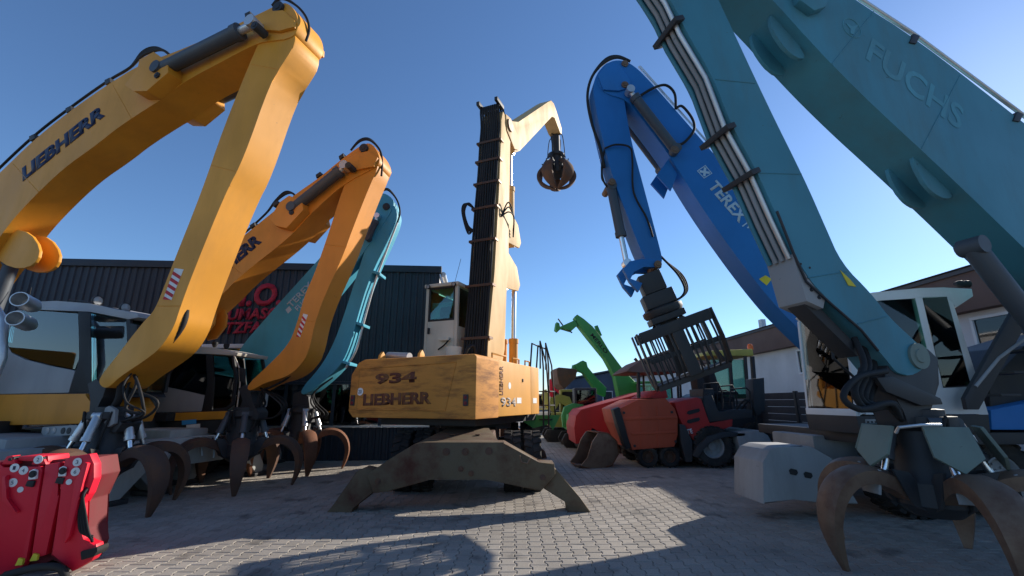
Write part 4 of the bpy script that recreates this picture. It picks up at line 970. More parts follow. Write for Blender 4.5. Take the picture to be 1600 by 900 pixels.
for v in (-.13, W + .13):
    hyd(D.p(1055, 234, -.13) + D.n * (v + .13), D.p(984, 142, -.13) + D.n * (v + .13), .10, .9, d_, 'barrel_grey', 'silver', D.n)
    pin(D, 1055, 233, v - .13 if v < 0 else W + .01, v - .11 if v < 0 else W + .26, .085, boom, 'worn_steel')
slab2(D, [(1028, 272), (1046, 246), (1060, 270), (1050, 296)], 0, .05, .1, 'underside_lug', 'mid_blue', boom); slab2(D, [(1028, 272), (1046, 246), (1060, 270), (1050, 296)], 0, W - .1, W - .05, 'underside_lug', 'mid_blue', boom)
hyd(D.p(955, 292, .1), D.p(979, 412, .1), .095, .66, d_, 'barrel_grey', 'chrome', D.n)
pin(D, 957, 283, -.04, W + .04, .07, stick, 'worn_steel'); pin(D, 1029, 412, -.06, W + .06, .07, stick, 'worn_steel')
slab(D, [(974, 420), (984, 408), (1004, 404), (1034, 406), (1034, 418), (1006, 416), (990, 424), (984, 436), (1004, 442), (998, 456), (984, 440)], .0, .1, 'tilt_link', 'mid_blue', stick)
slab2(D, [(974, 420), (984, 408), (1004, 404), (1034, 406), (1034, 418), (1006, 416), (990, 424), (984, 436), (1004, 442), (998, 456), (984, 440)], 0, W - .1, W, 'tilt_link', 'mid_blue', stick)
for k in range(3):
    v = .08 + .15 * k
    hose([D.p(985, 96, v), D.p(965, 90 - k, v), D.p(946, 97 - 2 * k, v), D.p(926, 118, v), D.p(918, 150, v), D.p(924, 190, v), D.p(938, 232, v), D.p(944, 262, v)], .03, stick)
    hose([D.p(945, 232, v), D.p(940, 262 + 5 * k, v), D.p(944, 285, v), D.p(954, 296, v)], .02, stick)
    hose([D.p(1018, 386, v), D.p(1040, 408, v), D.p(1060 + 3 * k, 430, v), D.p(1070 + 2 * k, 452, v), D.p(1062, 466, v), D.p(1046, 470, v)], .022, stick)
hose([D.p(997, 152, -.05), D.p(1020, 138, -.1), D.p(1040, 133, -.1), D.p(1054, 146, -.08), D.p(1056, 170, -.04)], .028, boom)
hose([D.p(1056, 170, -.04), D.p(1066, 166, -.06), D.p(1082, 186, -.1), D.p(1084, 204, -.1), D.p(1070, 222, -.08), D.p(1058, 227, -.06)], .028, boom)
hose([D.p(945, 232, -.02), D.p(962, 226, -.05), D.p(984, 230, -.06), D.p(988, 250, -.05), D.p(990, 300, -.03), D.p(1010, 340, -.03), D.p(1020, 370, -.03)], .02, stick)
for k in range(3): pipe([D.p(1000 - k, 104, .08 + .15 * k), D.p(1134, 254, .08 + .15 * k), D.p(1250, 380, .08 + .15 * k)], .022, boom, 'hydraulic_pipe', 'silver')
# cab on the near side
v0, v1 = -1.65, -.6
cab = slab(D, [(1338, 650), (1545, 648), (1548, 676), (1345, 678)], v0, v1, 'cab', 'dark_steel', d_)
cb = [('roof', [(1314, 478), (1330, 464), (1363, 457), (1438, 450), (1475, 449), (1519, 451), (1521, 463), (1494, 481), (1486, 470), (1480, 462), (1375, 468), (1320, 484)], 'white_paint', 'full'),
      ('side_window', [(1330, 483), (1378, 470), (1430, 466), (1462, 598), (1346, 592)], 'green_glass', 'sides'),
      ('rear_window', [(1442, 464), (1479, 462), (1517, 602), (1474, 604)], 'green_glass', 'sides'),
      ('middle_pillar', [(1429, 464), (1441, 463), (1474, 606), (1461, 606)], 'white_paint', 'sides'),
      ('rear_pillar', [(1479, 461), (1488, 468), (1545, 648), (1530, 648)], 'white_paint', 'sides'),
      ('front_pillar', [(1318, 484), (1330, 482), (1352, 646), (1340, 650)], 'white_paint', 'sides'),
      ('lower_panel', [(1347, 594), (1462, 600), (1474, 607), (1518, 604), (1530, 647), (1353, 648)], 'white_paint', 'sides')]
cab_parts(cab, D, v0, v1, cb)
bm = bmesh.new(); q = D.pts([(1320, 486), (1341, 640)], v0); prism(bm, [q[0] + D.n * .06, q[1] + D.n * .06, q[1] + D.n * .98, q[0] + D.n * .98], D.h * -.012); finish(bm, 'windscreen', 'tinted_glass', cab, 0)
bm = bmesh.new(); q = D.pts([(1333, 588), (1341, 648)], v0); prism(bm, [q[0] + D.n * .06, q[1] + D.n * .06, q[1] + D.n * .98, q[0] + D.n * .98], D.h * .02); finish(bm, 'front_kick_panel', 'window_glass', cab, 0)
q = D.p(1341, 648, v0); bm = bmesh.new(); boxm(bm, Matrix.Translation(q + D.n * .52 + V((0, 0, .03))) @ Matrix((D.h, D.n, V((0, 0, 1)))).transposed().to_4x4(), (.06, 1.04, .1), .01); finish(bm, 'front_sill', 'white_paint', cab)
pc = D.p(1440, 640, -1.1); uu = (pc - D.O).dot(D.h)
seat(D, uu, -1.12, pc.z + .2, cab); steering(D, uu + .5, -1.12, pc.z + .95, cab)
bm = bmesh.new(); q = D.pts([(1352, 655), (1400, 655), (1400, 674), (1354, 675)], v0 - .006); prism(bm, q, D.n * .005); finish(bm, 'grille', 'plate_grey', cab)
for i in range(5):
    slab(D, [(1355 + i * 6, 658), (1358 + i * 6, 658), (1361 + i * 6, 672), (1358 + i * 6, 672)], v0 - .012, v0 - .007, 'grille_slot', 'black_plastic', cab, 0)
bm = bmesh.new(); lathe(bm, D.p(1385, 665, v0 - .007), -D.n, [(.05, 0), (.05, .02), (0, .03)], 14); finish(bm, 'marker_lamp', 'lamp_lens', cab)
bm = bmesh.new(); lathe(bm, D.p(1405, 664, v0 - .001), -D.n, [(.04, 0), (.04, .02), (0, .03)], 14); finish(bm, 'marker_lamp', 'amber', cab)
slab(D, [(1366 + 55, 656), (1376 + 55, 656), (1378 + 55, 675), (1370 + 55, 675)], v0 - .006, v0 - .001, 'warning_sticker', 'sticker_yellow', cab, 0)
pipe([D.p(1318, 486, v0 - .25), D.p(1300, 492, v0 - .25), D.p(1302, 560, v0 - .25), D.p(1335, 590, v0 - .02)], .02, cab, 'mirror_arm')
for px_ in (1500, 1510): lamp(D.p(px_, 444, v0 + .2), -D.h, cab, .06)
box(D, -3.1, .3, -1.55, 1.3, 1.05, 1.22, 'deck', 'dark_steel', d_, .02)
slab(D, [(1548, 640), (1700, 610), (1700, 672), (1550, 672)], v0 + .05, -.1, 'body_side', 'mid_blue', d_, .03)
slab(D, [(1546, 600), (1600, 540), (1700, 510), (1700, 608), (1548, 638)], v0 + .25, -.1, 'engine_cover', 'dark_steel', d_, .03)
for dv in (0, .5):
    slab(D, [(1508, 622), (1588, 478), (1612, 470), (1612, 492), (1530, 640), (1512, 640)], v0 - .2 - dv, v0 - .14 - dv, 'stair_stringer', 'dark_steel', d_, .008)
    pipe([D.p(1524, 604, v0 - .2 - dv), D.p(1560, 560, v0 - .2 - dv), D.p(1640, 500, v0 - .2 - dv)], .022, d_, 'stair_rail', 'plate_grey')
for i in range(5):
    q = D.p(1522 + i * 19, 618 - i * 33, v0 - .17); bm = bmesh.new(); boxm(bm, Matrix.Translation(q - D.n * .25), (.26, .46, .03), .004); finish(bm, 'stair_tread', 'dark_steel', d_)
box(D, -3.1, -1.9, -.05, 1.3, 1.225, 2.5, 'engine_house', 'mid_blue', d_, .05)
undercarriage(d_, D, -1.0, 'plate_grey', lo=-1.9, hi=1.5, outrig=False)
sb = slab(D, [(1192, 722), (1202, 704), (1216, 698), (1268, 698), (1300, 716), (1342, 788), (1290, 786), (1240, 778), (1193, 788)], -1.2, -.4, 'stabiliser_box', 'plate_grey', d_, .02)
for x, y in ((1240, 738), (1263, 743)):
    slab(D, [(x - 7, y - 3), (x - 4, y - 6), (x + 5, y - 4), (x + 7, y + 1), (x + 4, y + 5), (x - 5, y + 3)], -1.208, -1.19, 'slot', 'black_plastic', sb, 0)
pipe([D.p(1234, 704, -1.15), D.p(1236, 699, -1.15), D.p(1253, 698, -1.15), D.p(1254, 703, -1.15)], .018, sb, 'handle', 'dark_steel')
# sorting grab in a tilted frame
gp0 = D.p(1012, 432, .25); gp1 = D.p(1082, 592, .25)
ax = (gp0 - gp1).normalized(); L_ = (gp0 - gp1).length
gx = (D.h * -1 - ax * (D.h * -1).dot(ax)).normalized(); gy = ax.cross(gx)
if gy.y < 0: gy = -gy
G = Matrix.Translation(gp1) @ Matrix((gx, gy, ax)).transposed().to_4x4() @ Matrix.Rotation(R(-14), 4, 'Z')
gr = thing('sorting_grab', 'black cage-like sorting grab with barred jaws hanging from the bright blue stick', 'grapple', gp1)
k = L_ / 1.95
def gbox(x0, x1, y0, y1, z0_, z1_, name, par, mat='dark_steel', bev=.012):
    bm = bmesh.new(); boxm(bm, G @ Matrix.Translation(((x0 + x1) / 2 * k, (y0 + y1) / 2 * k, (z0_ + z1_) / 2 * k)), (abs(x1 - x0) * k, abs(y1 - y0) * k, abs(z1_ - z0_) * k), bev)
    return finish(bm, name, mat, par)
gbox(-.20, .20, -.22, .22, 1.62, 1.98, 'adapter', gr); gbox(-.27, .27, -.24, .24, 1.36, 1.61, 'rotator_housing', gr)
bm = bmesh.new(); lathe(bm, G @ V((0, 0, 1.2 * k)), ax, [(0, 0), (.33 * k, 0), (.36 * k, .05 * k), (.36 * k, .12 * k), (.3 * k, .15 * k), (0, .15 * k)], 24); finish(bm, 'rotator', 'dark_steel', gr)
gbox(-.30, .30, -.3, .3, 1.08, 1.19, 'top_plate', gr); gbox(-.16, .16, -.14, .14, .72, 1.08, 'centre_column', gr)
for sx in (-1, 1):
    for sy in (-1, 1): hyd(G @ V((sx * .2 * k, sy * .2 * k, 1.05 * k)), G @ V((sx * .3 * k, sy * .42 * k, .86 * k)), .05 * k, .6, gr, 'barrel_grey', 'chrome')
JZ = 1.32
for sy in (-1, 1):
    j = gbox(-.60, .60, sy * .40, sy * .52, .64 * JZ, .78 * JZ, 'jaw', gr)
    gbox(-.60, .60, sy * .45, sy * .50, .36 * JZ, .42 * JZ, 'middle_bar', j); gbox(-.62, .62, sy * .02, sy * .30, .0, .10, 'blade', j)
    for x in [-.55 + .1 * i for i in range(12)]:
        if abs(x) < .08: continue
        bm = bmesh.new()
        pts = [(x, sy * .47, .70 * JZ), (x, sy * .51, .45 * JZ), (x, sy * .46, .22 * JZ), (x, sy * .32, .09), (x, sy * .18, .06)]
        C_ = catmull([V(q) * k for q in pts], 3)
        for a, b in zip(C_, C_[1:]):
            w_ = .013 * k
            prism(bm, [G @ (a + V((s, 0, 0))) for s in (-w_, w_)] + [G @ (b + V((s, 0, 0))) for s in (w_, -w_)], G.to_3x3() @ V((0, sy * .035 * k, .01 * k)))
        finish(bm, 'bar', 'dark_steel', j)
    gbox(-.1, .1, sy * .44, sy * .53, .1, .64 * JZ, 'spine', j)
    for sx in (-1, 1):
        bm = bmesh.new(); prism(bm, [G @ (V(q) * k) for q in ((sx * .63, sy * .36, .78 * JZ), (sx * .63, sy * .54, .78 * JZ), (sx * .63, sy * .54, .4 * JZ), (sx * .63, sy * .4, .12), (sx * .63, sy * .08, .0), (sx * .63, sy * .04, .12), (sx * .63, sy * .3, .3 * JZ))], G.to_3x3() @ V((sx * .025 * k, 0, 0)), .004); finish(bm, 'end_plate', 'dark_steel', j)

# ================================================================ E: nearest teal handler on the right
E = Plane(4.1, 4.8, 195)
e_ = thing('material_handler', 'nearest weathered teal handler at the right edge, stick folded down over its grapple', 'excavator', E.w(-7.5, 0, 0))
W = .6
boom = slab(E, [(1010, -120), (990, -165), (1010, -205), (1080, -190), (1200, -100), (1332, -2), (1431, 60), (1600, 192), (1760, 318), (1860, 430), (1850, 560), (1790, 560), (1700, 480), (1600, 388), (1520, 310), (1434, 229), (1359, 160), (1283, 84), (1190, -20), (1100, -100)], 0, W, 'boom', 'teal', e_, .02)
lettering('FUCHS', E.p(1352, 92), E.p(1500, 205), E.p(1372, 66), 'faint_text', boom, -E.n, fat=.02, ext=0)
q = E.p(1331, 44, 0); bm = bmesh.new(); M_ = frame_from(E.n)
tube(bm, [q - E.n * .002 + M_ @ V((.15 * math.cos(a * .2618), .15 * math.sin(a * .2618), 0)) for a in range(25)], .006, 5, False); em = finish(bm, 'emblem', 'faint_text', boom)
slab(E, [(1322, 36), (1332, 41), (1342, 38), (1336, 46), (1334, 54), (1329, 52), (1329, 45)], -.007, -.002, 'emblem_figure', 'faint_text', em, 0)
for k_i in range(3):
    pipe([E.p(1300 + k_i, -30, .08 + .2 * k_i), E.p(1427, 53, .08 + .2 * k_i), E.p(1604, 184, .08 + .2 * k_i), E.p(1760, 308, .08 + .2 * k_i)], .03, boom, 'hydraulic_pipe', 'silver' if k_i == 0 else 'plate_grey')
for x, y in ((1428, 58), (1590, 180)): slab(E, [(x - 6, y + 8), (x + 4, y + 10), (x + 10, y - 2), (x, y - 6)], -.02, W + .02, 'pipe_clamp', 'dark_steel', boom, .005)
for v0_, v1_ in ((-.10, .001), (W - .001, W + .1)):
    slab2(E, [(1220, -60), (1250, -40), (1284, 5), (1280, 20), (1262, 26), (1240, 10)], 0, v0_, v1_, 'cylinder_bracket', 'teal', boom)
for v0_, v1_ in ((.12, .17), (.43, .48)):
    slab2(E, chaikin([(1215, 5), (1240, 30), (1275, 78), (1262, 82), (1240, 66), (1216, 30)]), 0, v0_, v1_, 'underside_lug', 'teal', boom)
    slab2(E, chaikin([(1440, 230), (1475, 262), (1510, 300), (1496, 306), (1470, 292), (1448, 256)]), 0, v0_, v1_, 'underside_lug', 'teal', boom)
stick = slab(E, [(955, -140), (1000, -72), (1049, 0), (1072, 49), (1113, 117), (1143, 196), (1181, 264), (1215, 340), (1259, 432), (1300, 474), (1340, 510), (1385, 562), (1405, 588), (1440, 584), (1452, 556), (1431, 534), (1389, 496), (1361, 458), (1315, 412), (1289, 353), (1257, 280), (1200, 166), (1123, 0), (1070, -110), (1030, -175), (985, -180)], .02, .40, 'stick', 'teal', e_, .02)
pin(E, 1030, -150, -.06, W + .06, .13, stick)
fl = [(1000, -72), (1049, 0), (1072, 49), (1113, 117), (1143, 196), (1181, 264), (1215, 340), (1245, 402)]
for i in range(4):
    v = .08 + i * .085
    bm = bmesh.new(); tube(bm, [E.p(x, y, .02) + E.n * (v - .02) + E.h * .04 for x, y in fl], .028, 8, False)
    finish(bm, 'hydraulic_pipe', ('silver', 'plate_grey', 'plate_grey', 'teal')[i], stick, 60)
for x, y in ((1065, 33), (1145, 200), (1183, 270)):
    c_e = E.p(x, y, .02); bm = bmesh.new(); boxm(bm, Matrix.Translation(c_e + E.h * .05 + E.n * .19) @ Matrix((E.h, E.n, V((0, 0, 1)))).transposed().to_4x4() @ Matrix.Rotation(R(25), 4, 'Y'), (.13, .46, .06), .006); finish(bm, 'pipe_clamp', 'dark_steel', stick)
slab2(E, [(1240, 396), (1262, 400), (1292, 462), (1288, 482), (1262, 470)], .02, .03, .39, 'mount_plate', 'plate_grey', stick)
slab2(E, [(1262, 434), (1282, 470), (1360, 548), (1352, 556), (1268, 474)], .02, .1, .32, 'hose_guard', 'dark_steel', stick)
slab(E, [(1313, 422), (1328, 436), (1338, 448), (1326, 446)], .012, .018, 'warning_sticker', 'sticker_yellow', stick, 0)
pipe([E.p(x, y, .012) for x, y in ((1214, 330), (1240, 396), (1260, 440), (1300, 476), (1345, 515), (1372, 548))], .014, stick, 'brake_pipe', 'dark_steel')
slab(E, [(1392, 548), (1420, 538), (1450, 545), (1466, 560), (1468, 600), (1455, 640), (1440, 668), (1420, 668), (1412, 640), (1395, 610), (1380, 600)], .05, .37, 'grapple_link', 'dark_steel', stick)
pin(E, 1440, 556, -.02, .44, .14, stick, 'guard_green')
slab(E, [(1370, 590), (1395, 588), (1470, 622), (1474, 632), (1440, 634), (1385, 612)], .0, .055, 'link_guard', 'dark_steel', stick)
for i in range(4):
    hose([E.p(1335 + 6 * i, 528, .1 + .1 * i), E.p(1350 + 8 * i, 570, -.02 + .08 * i), E.p(1335 + 8 * i, 610 + 6 * i, -.1 + .06 * i), E.p(1355 + 10 * i, 640 - 3 * i, -.1 + .06 * i), E.p(1395, 630 + 4 * i, .0), E.p(1408, 655, .1)], .032, stick)
hose([E.p(1385, 580, .0), E.p(1340, 590, -.15), E.p(1318, 620, -.2), E.p(1345, 640, -.2), E.p(1390, 630, -.1), E.p(1405, 650, 0)], .03, stick)
for x, y in ((1252, 412), (1266, 418), (1270, 452), (1282, 464)): pin(E, x, y, .012, .04, .022, stick, 'dark_steel', 'bolt')
for a, b in (((1118, 124), (1180, 130)), ((1185, 270), (1252, 272)), ((1262, 434), (1322, 424)), ((1340, 506), (1386, 494))): seam(E, a, b, .019, stick)
for a, b in (((1300, 100), (1365, 18)), ((1440, 232), (1500, 118))): seam(E, a, b, -.001, boom)
pipe([E.p(1400, 676, -.1), E.p(1404, 668, -.15), E.p(1440, 664, -.2), E.p(1470, 664, -.2)], .016, stick, 'guard_rail', 'silver')
pipe([E.p(1470, 664, .1), E.p(1500, 668, .1), E.p(1520, 682, .1), E.p(1530, 700, .1)], .016, stick, 'guard_rail', 'silver')
hyd(E.p(1517, 385, .5), E.p(1720, 640, .5), .13, .55, e_, 'barrel_grey', 'chrome', E.n)
hyd(E.p(1517, 385, .1) + E.h * -.03, E.p(1720, 640, .1), .12, .55, e_, 'barrel_grey', 'chrome', E.n)
# body of E, mostly outside the picture
box(E, -9.6, -5.7, -1.2, 1.25, 1.33, 1.52, 'deck', 'black_plastic', e_)
box(E, -9.6, -7.8, -1.2, 1.25, 1.525, 2.8, 'engine_house', 'teal', e_, .05)
undercarriage(e_, E, -7.5, 'plate_grey', lo=-1.9, hi=1.4, outrig=False)
ge_ = E.p(1436, 668, .22)
grapple('large open grapple with grey-green guard plates in the right foreground', ge_.x, ge_.y, 0, 5, R(38), OPEN, ge_.z, ram='barrel_grey', tine='worn_steel', s=1.0, plates=True)

# ================================================================ pavers behind
def frustum_roof(pl, poly, v0, v1, name, mat, par): return slab(pl, poly, v0, v1, name, mat, par, .02)
Pv = Plane(4, 12.3, 0)
p_ = thing('road_paver', 'orange-red asphalt paver with hopper and big rear wheel, in the shade', 'paver', (4.6, 13.4, 0))
hop = slab(Pv, [(965, 640), (999, 624), (1040, 622), (1054, 638), (1059, 652), (1059, 679), (1054, 698), (988, 703), (981, 684), (971, 664)], 0, 2.2, 'hopper', 'paver_orange', p_, .012, 20)
slab(Pv, [(968, 652), (1057, 650), (1058, 654), (970, 657)], -.02, .0, 'hopper_rib', 'paver_orange', hop)
slab(Pv, [(986, 676), (1057, 673), (1057, 677), (987, 680)], -.02, .0, 'hopper_rib', 'paver_orange', hop)
for x in (1000, 1026): slab(Pv, [(x, 634), (x + 2, 634), (x + 4, 698), (x + 2, 698)], -.012, .0, 'hopper_stiffener', 'paver_orange', hop, 0)
for x, y in ((975, 645), (1050, 644), (1056, 690), (992, 697)): pin(Pv, x, y, -.02, .01, .035, hop, 'dark_steel', 'bolt')
slab(Pv, [(958, 640), (968, 636), (976, 664), (986, 700), (978, 702), (966, 668)], -.05, .3, 'hinge_panel', 'black_plastic', hop)
slab(Pv, [(1012, 622), (1032, 609), (1041, 610), (1044, 622)], .2, 2.0, 'hopper_flap', 'paver_red', hop)
trc = slab(Pv, [(1054, 629), (1089, 621), (1096, 624), (1108, 662), (1145, 655), (1144, 666), (1110, 678), (1084, 688), (1069, 668), (1061, 652)], .05, 2.0, 'engine_hood', 'paver_red', p_, .012, 20)
for y in (642, 656): slab(Pv, [(1073, y + 4), (1075, y), (1092, y - 4), (1094, y - 1), (1092, y + 2), (1077, y + 6)], .035, .052, 'vent_slot', 'black_plastic', trc, 0)
lettering('TE', Pv.p(1074, 679, .05), Pv.p(1083, 677, .05), Pv.p(1074, 671, .05), 'sticker_white', trc, -Pv.n, fat=.02)
slab(Pv, [(1096, 622), (1112, 614), (1122, 645), (1146, 640), (1176, 640), (1176, 652), (1108, 660)], .1, 1.9, 'operator_deck', 'dark_steel', p_, .02)
slab(Pv, [(1062, 662), (1070, 664), (1082, 690), (1082, 722), (1072, 722), (1064, 690)], -.05, .2, 'side_arm', 'dark_steel', p_)
slab(Pv, [(1082, 712), (1090, 697), (1106, 682), (1130, 675), (1165, 676), (1165, 682), (1132, 682), (1112, 688), (1098, 702), (1092, 716)], -.1, .5, 'fender', 'dark_steel', p_, .02)
slab(Pv, [(988, 703), (1150, 694), (1200, 690), (1200, 706), (1000, 714)], .3, 2.0, 'frame', 'dark_steel', p_, .02)
q = Pv.p(1113, 704, .1); wheel((q.x, q.y + .1, .52), (0, -1, 0), .52, .5, p_, 'plate_grey'); wheel((q.x, q.y + 1.7, .52), (0, 1, 0), .52, .5, p_, 'plate_grey')
for px_ in (1012, 1046):
    q = Pv.p(px_, 716, .1); wheel((q.x, q.y + .1, .27), (0, -1, 0), .27, .35, p_, 'rust_dark', 14); wheel((q.x, q.y + 1.7, .27), (0, 1, 0), .27, .35, p_, 'rust_dark', 14)
rf = slab(Pv, [(978, 581), (984, 575), (1003, 562), (1046, 546), (1070, 548), (1072, 580), (1000, 582)], .1, 1.9, 'canopy', 'fascia_brown', p_, .02)
for px_, v in ((997, .15), (1005, 1.8), (1058, .15), (1062, 1.8)): pipe([Pv.p(px_, 580, v), Pv.p(px_ + 2, 622, v)], .035, rf, 'canopy_post')
pipe([Pv.p(998, 622, .6), Pv.p(997, 566, .6), Pv.p(992, 560, .6)], .05, p_, 'exhaust_stack', 'dark_steel', 10)
for i, (x0, x1, v) in enumerate(((1098, 1128, .1), (1120, 1150, .4), (1140, 1172, .1), (1100, 1140, 1.6))):
    pipe([Pv.p(x0, 634, v), Pv.p(x0 + 2, 600 + 4 * i, v), Pv.p(x1 - 6, 598 + 4 * i, v), Pv.p(x1, 612, v), Pv.p(x1 + 2, 640, v)], .022, p_, 'hand_rail')
for x in (1106, 1126): 
    q = Pv.p(x, 612, .9); seat(Pv, q.x - 4, .9, q.z - .3, p_)
box(Pv, 1.2, 1.5, .2, 1.2, 1.55, 2.0, 'control_console', 'dark_steel', p_, .03)
slab(Pv, [(1150, 676), (1186, 672), (1200, 680), (1212, 700), (1208, 716), (1160, 716)], -.1, 2.3, 'screed', 'plate_grey', p_, .02)
slab(Pv, [(1176, 592), (1194, 590), (1196, 640), (1184, 650), (1178, 640)], .3, .7, 'screed_lift', 'dark_steel', p_)
for i in range(4): hose([Pv.p(1150 + 8 * i, 640, .2 + .3 * i), Pv.p(1166 + 6 * i, 625, .1 + .3 * i), Pv.p(1180, 645, .2 + .3 * i), Pv.p(1186, 680, .3)], .025, p_)
# yellow-canopied paver behind it
Y = Plane(6, 15.2, 0)
y_ = thing('canopied_paver', 'dark machine with yellow canopy and orange beacon behind the orange-red paver', 'paver', (6.6, 16.2, 0))
yc = slab(Y, [(1100, 556), (1108, 548), (1176, 545), (1178, 556)], 0, 1.7, 'canopy', 'canopy_yellow', y_, .03)
for px_, v in ((1140, .05), (1164, .05), (1176, .05), (1140, 1.6), (1174, 1.6)): pipe([Y.p(px_, 557, v), Y.p(px_ + 6, 640, v)], .06, yc, 'canopy_post', 'dark_steel')
for a, b in ((1142, 1162), (1110, 1138)): slab(Y, [(a, 562), (b, 562), (b + 5, 622), (a + 5, 622)], .08, .095, 'screen', 'green_glass', yc, 0)
bm = bmesh.new(); q = Y.p(1172, 543, .2); lathe(bm, q, (0, 0, 1), [(0, -.08), (.09, -.08), (.09, .05), (.06, .12), (0, .13)], 14); finish(bm, 'beacon', 'amber', yc)
slab(Y, [(1060, 636), (1200, 632), (1206, 700), (1070, 704)], .1, 1.8, 'body', 'dark_steel', y_, .05)
for px_ in (1090, 1180):
    for v in (.0, 1.9): q = Y.p(px_, 700, .0); wheel((q.x, q.y + v, .5), (0, -1 if v < 1 else 1, 0), .5, .4, y_)
# second red hopper further back
Q2 = Plane(3, 15.6, 0)
r2 = thing('road_paver', 'dark red paver hopper just behind the orange-red paver, nearest the lane', 'paver', (3.2, 16.6, 0))
h2 = slab(Q2, [(897, 668), (900, 650), (908, 640), (960, 626), (1010, 612), (1030, 615), (1030, 690), (950, 690), (942, 676), (925, 668), (915, 690), (900, 694)], 0, 2.2, 'hopper', 'paver_red', r2, .012, 20)
slab(Q2, [(955, 690), (958, 650), (966, 640), (972, 664), (984, 700)], -.04, .0, 'hinge_panel', 'black_plastic', h2)
slab(Q2, [(905, 690), (912, 668), (925, 668), (942, 678), (950, 695), (940, 705), (910, 705)], .1, 2.0, 'front_roller', 'dark_steel', r2)
box(Q2, .2, 2.6, .3, 1.9, .25, 1.0, 'frame', 'dark_steel', r2)
for u in (.6, 1.2, 2.2):
    for v in (.2, 2.0): wheel(Q2.w(u, v, .3), (0, -1 if v < 1 else 1, 0), .3, .3, r2, 'rust_dark', 14)
# loose rusty bucket
Bk = Plane(2.2, 12.3, 12)
bk_ = thing('digger_bucket', 'rusty digging bucket lying on the paving left of the orange-red paver', 'bucket', Bk.p(938, 731))
for v0_, v1_ in ((0, .05), (.85, .9)): slab2(Bk, [(908, 728), (918, 716), (926, 690), (935, 677), (950, 678), (963, 690), (966, 708), (956, 726), (938, 732), (920, 731)], 0, v0_, v1_, 'side_plate', 'worn_steel', bk_)
bm = bmesh.new(); q = Bk.pts([(908, 728), (920, 731), (938, 732), (956, 726), (966, 708), (963, 690), (950, 678), (935, 677)], .05)
for a, b in zip(q, q[1:]): prism(bm, [a, b, b + Bk.n * .8, a + Bk.n * .8], (Bk.n.cross(b - a)).normalized() * .03)
finish(bm, 'shell', 'rust', bk_)
for i in range(4):
    bm = bmesh.new(); boxm(bm, Matrix.Translation(Bk.p(903, 727, .12 + .22 * i)), (.2, .08, .05), .01); finish(bm, 'tooth', 'worn_steel', bk_)

# ================================================================ green telehandlers and the far row
def telehandler(pl, label, boompoly, wb, body, extra):
    t_ = thing('telehandler', label, 'telehandler', pl.w(0, wb / 2, 0))
    b = slab(pl, boompoly, 0, wb, 'boom', 'merlo_green', t_, .02)
    extra(pl, b, t_)
    u0, u1 = body
    box(pl, u0, u1, -.8, 1.2, .55, 1.25, 'chassis', 'merlo_green', t_, .06)
    c = box(pl, u0 + .6, u0 + 1.9, -.95, -.15, 1.26, 1.7, 'cab', 'merlo_green', t_, .05)
    for du in (.65, 1.75):
        for v in (-.93, -.25): box(pl, u0 + du, u0 + du + .07, v, v + .07, 1.7, 2.35, 'cab_pillar', 'black_plastic', c)
    box(pl, u0 + .55, u0 + 1.95, -1.0, -.12, 2.35, 2.43, 'cab_roof', 'merlo_green', c, .03)
    box(pl, u0 + .73, u0 + 1.74, -.92, -.908, 1.7, 2.35, 'cab_window', 'green_glass', c, 0)
    for u in (u0 + .5, u1 - .5):
        for v in (-.95, 1.3): wheel(pl.w(u, v, .5), pl.n * (-1 if v < 0 else 1), .5, .4, t_, 'cream')
    return t_
T1 = Plane(4.6, 18.6, 185)
def ex1(pl, b, t_):
    lettering('MERLO', pl.p(922, 524), pl.p(946, 553), pl.p(927, 521), 'dark_text', b, -pl.n, fat=.02)
    slab(pl, [(930, 509), (934, 508), (941, 524), (936, 524)], .1, .3, 'boom_ram', 'merlo_green', b)
    f = slab(pl, [(868, 515), (870, 503), (874, 505), (875, 511), (898, 500), (903, 508), (893, 517), (878, 512), (872, 518)], .0, .4, 'fork_carriage', 'merlo_green', b, .01)
    pipe([pl.p(872, 498, .05), pl.p(877, 505, .05), pl.p(882, 512, .05), pl.p(894, 520, .05)], .03, f, 'fork_tine', 'dark_steel'); pipe([pl.p(872, 498, .4), pl.p(877, 505, .4), pl.p(882, 512, .4), pl.p(894, 520, .4)], .03, f, 'fork_tine', 'dark_steel')
telehandler(T1, 'tall green telehandler with lettered boom raised high and empty fork carriage', [(898, 496), (902, 491), (912, 498), (926, 510), (938, 524), (952, 548), (975, 580), (996, 600), (1000, 622), (968, 622), (962, 588), (946, 560), (920, 528), (904, 508)], .45, (-2.2, 1.6), ex1)
T2 = Plane(4.6, 22.5, 185)
def ex2(pl, b, t_):
    bu = slab(pl, [(870, 577), (873, 574), (896, 576), (902, 578), (900, 590), (882, 608), (874, 600), (871, 588)], -.7, 1.1, 'bucket', 'rust_dark', b, .02)
    slab(pl, [(894, 580), (896, 570), (902, 568), (906, 576), (902, 582)], .05, .4, 'bucket_link', 'merlo_green', b)
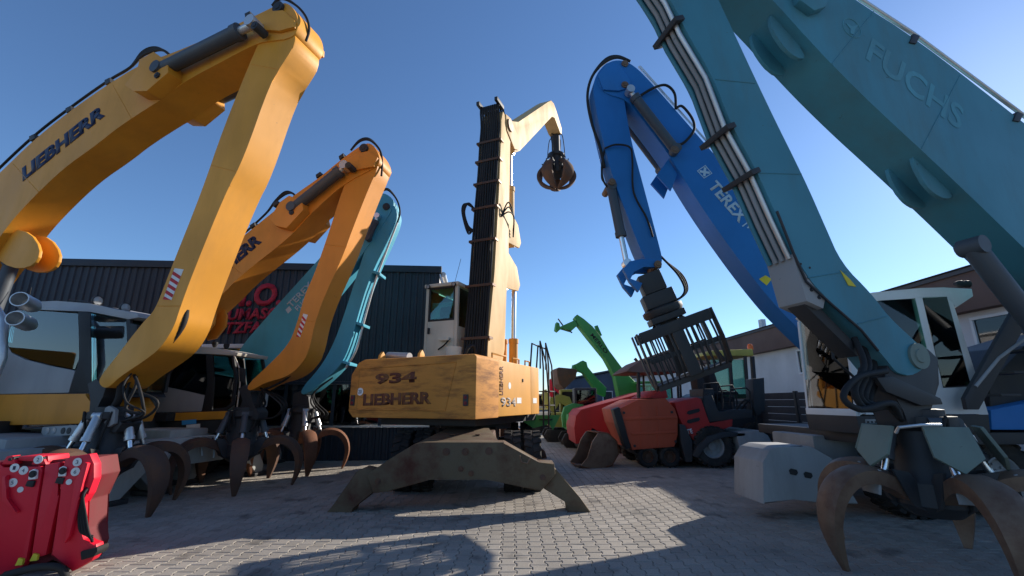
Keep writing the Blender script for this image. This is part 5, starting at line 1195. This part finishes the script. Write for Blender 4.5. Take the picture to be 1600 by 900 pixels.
telehandler(T2, 'lower green telehandler further back holding up a brown bucket', [(898, 572), (904, 567), (911, 563), (917, 566), (918, 574), (932, 590), (948, 606), (946, 620), (934, 614), (912, 582), (904, 580)], .45, (-2.6, 1.2), ex2)
def small_digger(pl, label, arm, am, body, bmat, cabm):
    t_ = thing('small_excavator', label, 'excavator', pl.w(0, .5, 0), 'small machines far down the lane')
    slab(pl, arm, .2, .55, 'boom', am, t_, .02)
    u0, u1 = body
    box(pl, u0, u1, -.5, 1.1, .6, 1.2, 'body', bmat, t_, .06)
    c = box(pl, u0 + .3, u0 + 1.2, .45, 1.1, 1.2, 2.2, 'cab_frame', cabm, t_, .04); box(pl, u0 + .38, u0 + 1.12, .43, .448, 1.4, 2.1, 'cab_window', 'window_glass', c, 0)
    for v in (-.5, .85):
        bm = bmesh.new(); prism(bm, [pl.w(u0 - .2 + a, v, z) for a, z in ((.1, .0), (u1 - u0 + .3, 0), (u1 - u0 + .45, .25), (u1 - u0 + .3, .5), (.1, .5), (-.05, .25))], pl.n * .3, .03); finish(bm, 'track', 'tyre_rubber', t_)
O1 = Plane(2.2, 20.5, 180)
small_digger(O1, 'olive small excavator with arched boom at the end of the lane', [(858, 640), (860, 622), (874, 616), (890, 620), (897, 636), (900, 655), (892, 656), (888, 636), (874, 628), (866, 645)], 'olive', (-1.2, .6), 'olive', 'olive')
O2 = Plane(2.0, 26, 180)
small_digger(O2, 'small excavator with red arm pointing up behind the olive one', [(858, 618), (858, 594), (861, 591), (866, 598), (884, 616), (880, 622), (866, 608), (864, 622)], 'red_paint', (-1.6, .8), 'dark_steel', 'dark_steel')
O3 = Plane(1.6, 32, 180)
small_digger(O3, 'cream-cabbed small machine furthest down the lane', [(846, 622), (848, 610), (854, 608), (858, 622), (856, 638), (852, 636)], 'canopy_yellow', (-1.4, .6), 'canopy_yellow', 'cream')
O4 = Plane(2.6, 18.0, 180)
small_digger(O4, 'green small excavator with folded arm between olive one and red hopper', [(878, 650), (882, 636), (896, 630), (912, 632), (912, 638), (898, 638), (890, 644), (886, 668), (880, 668)], 'merlo_green', (-1.1, .5), 'merlo_green', 'dark_steel')
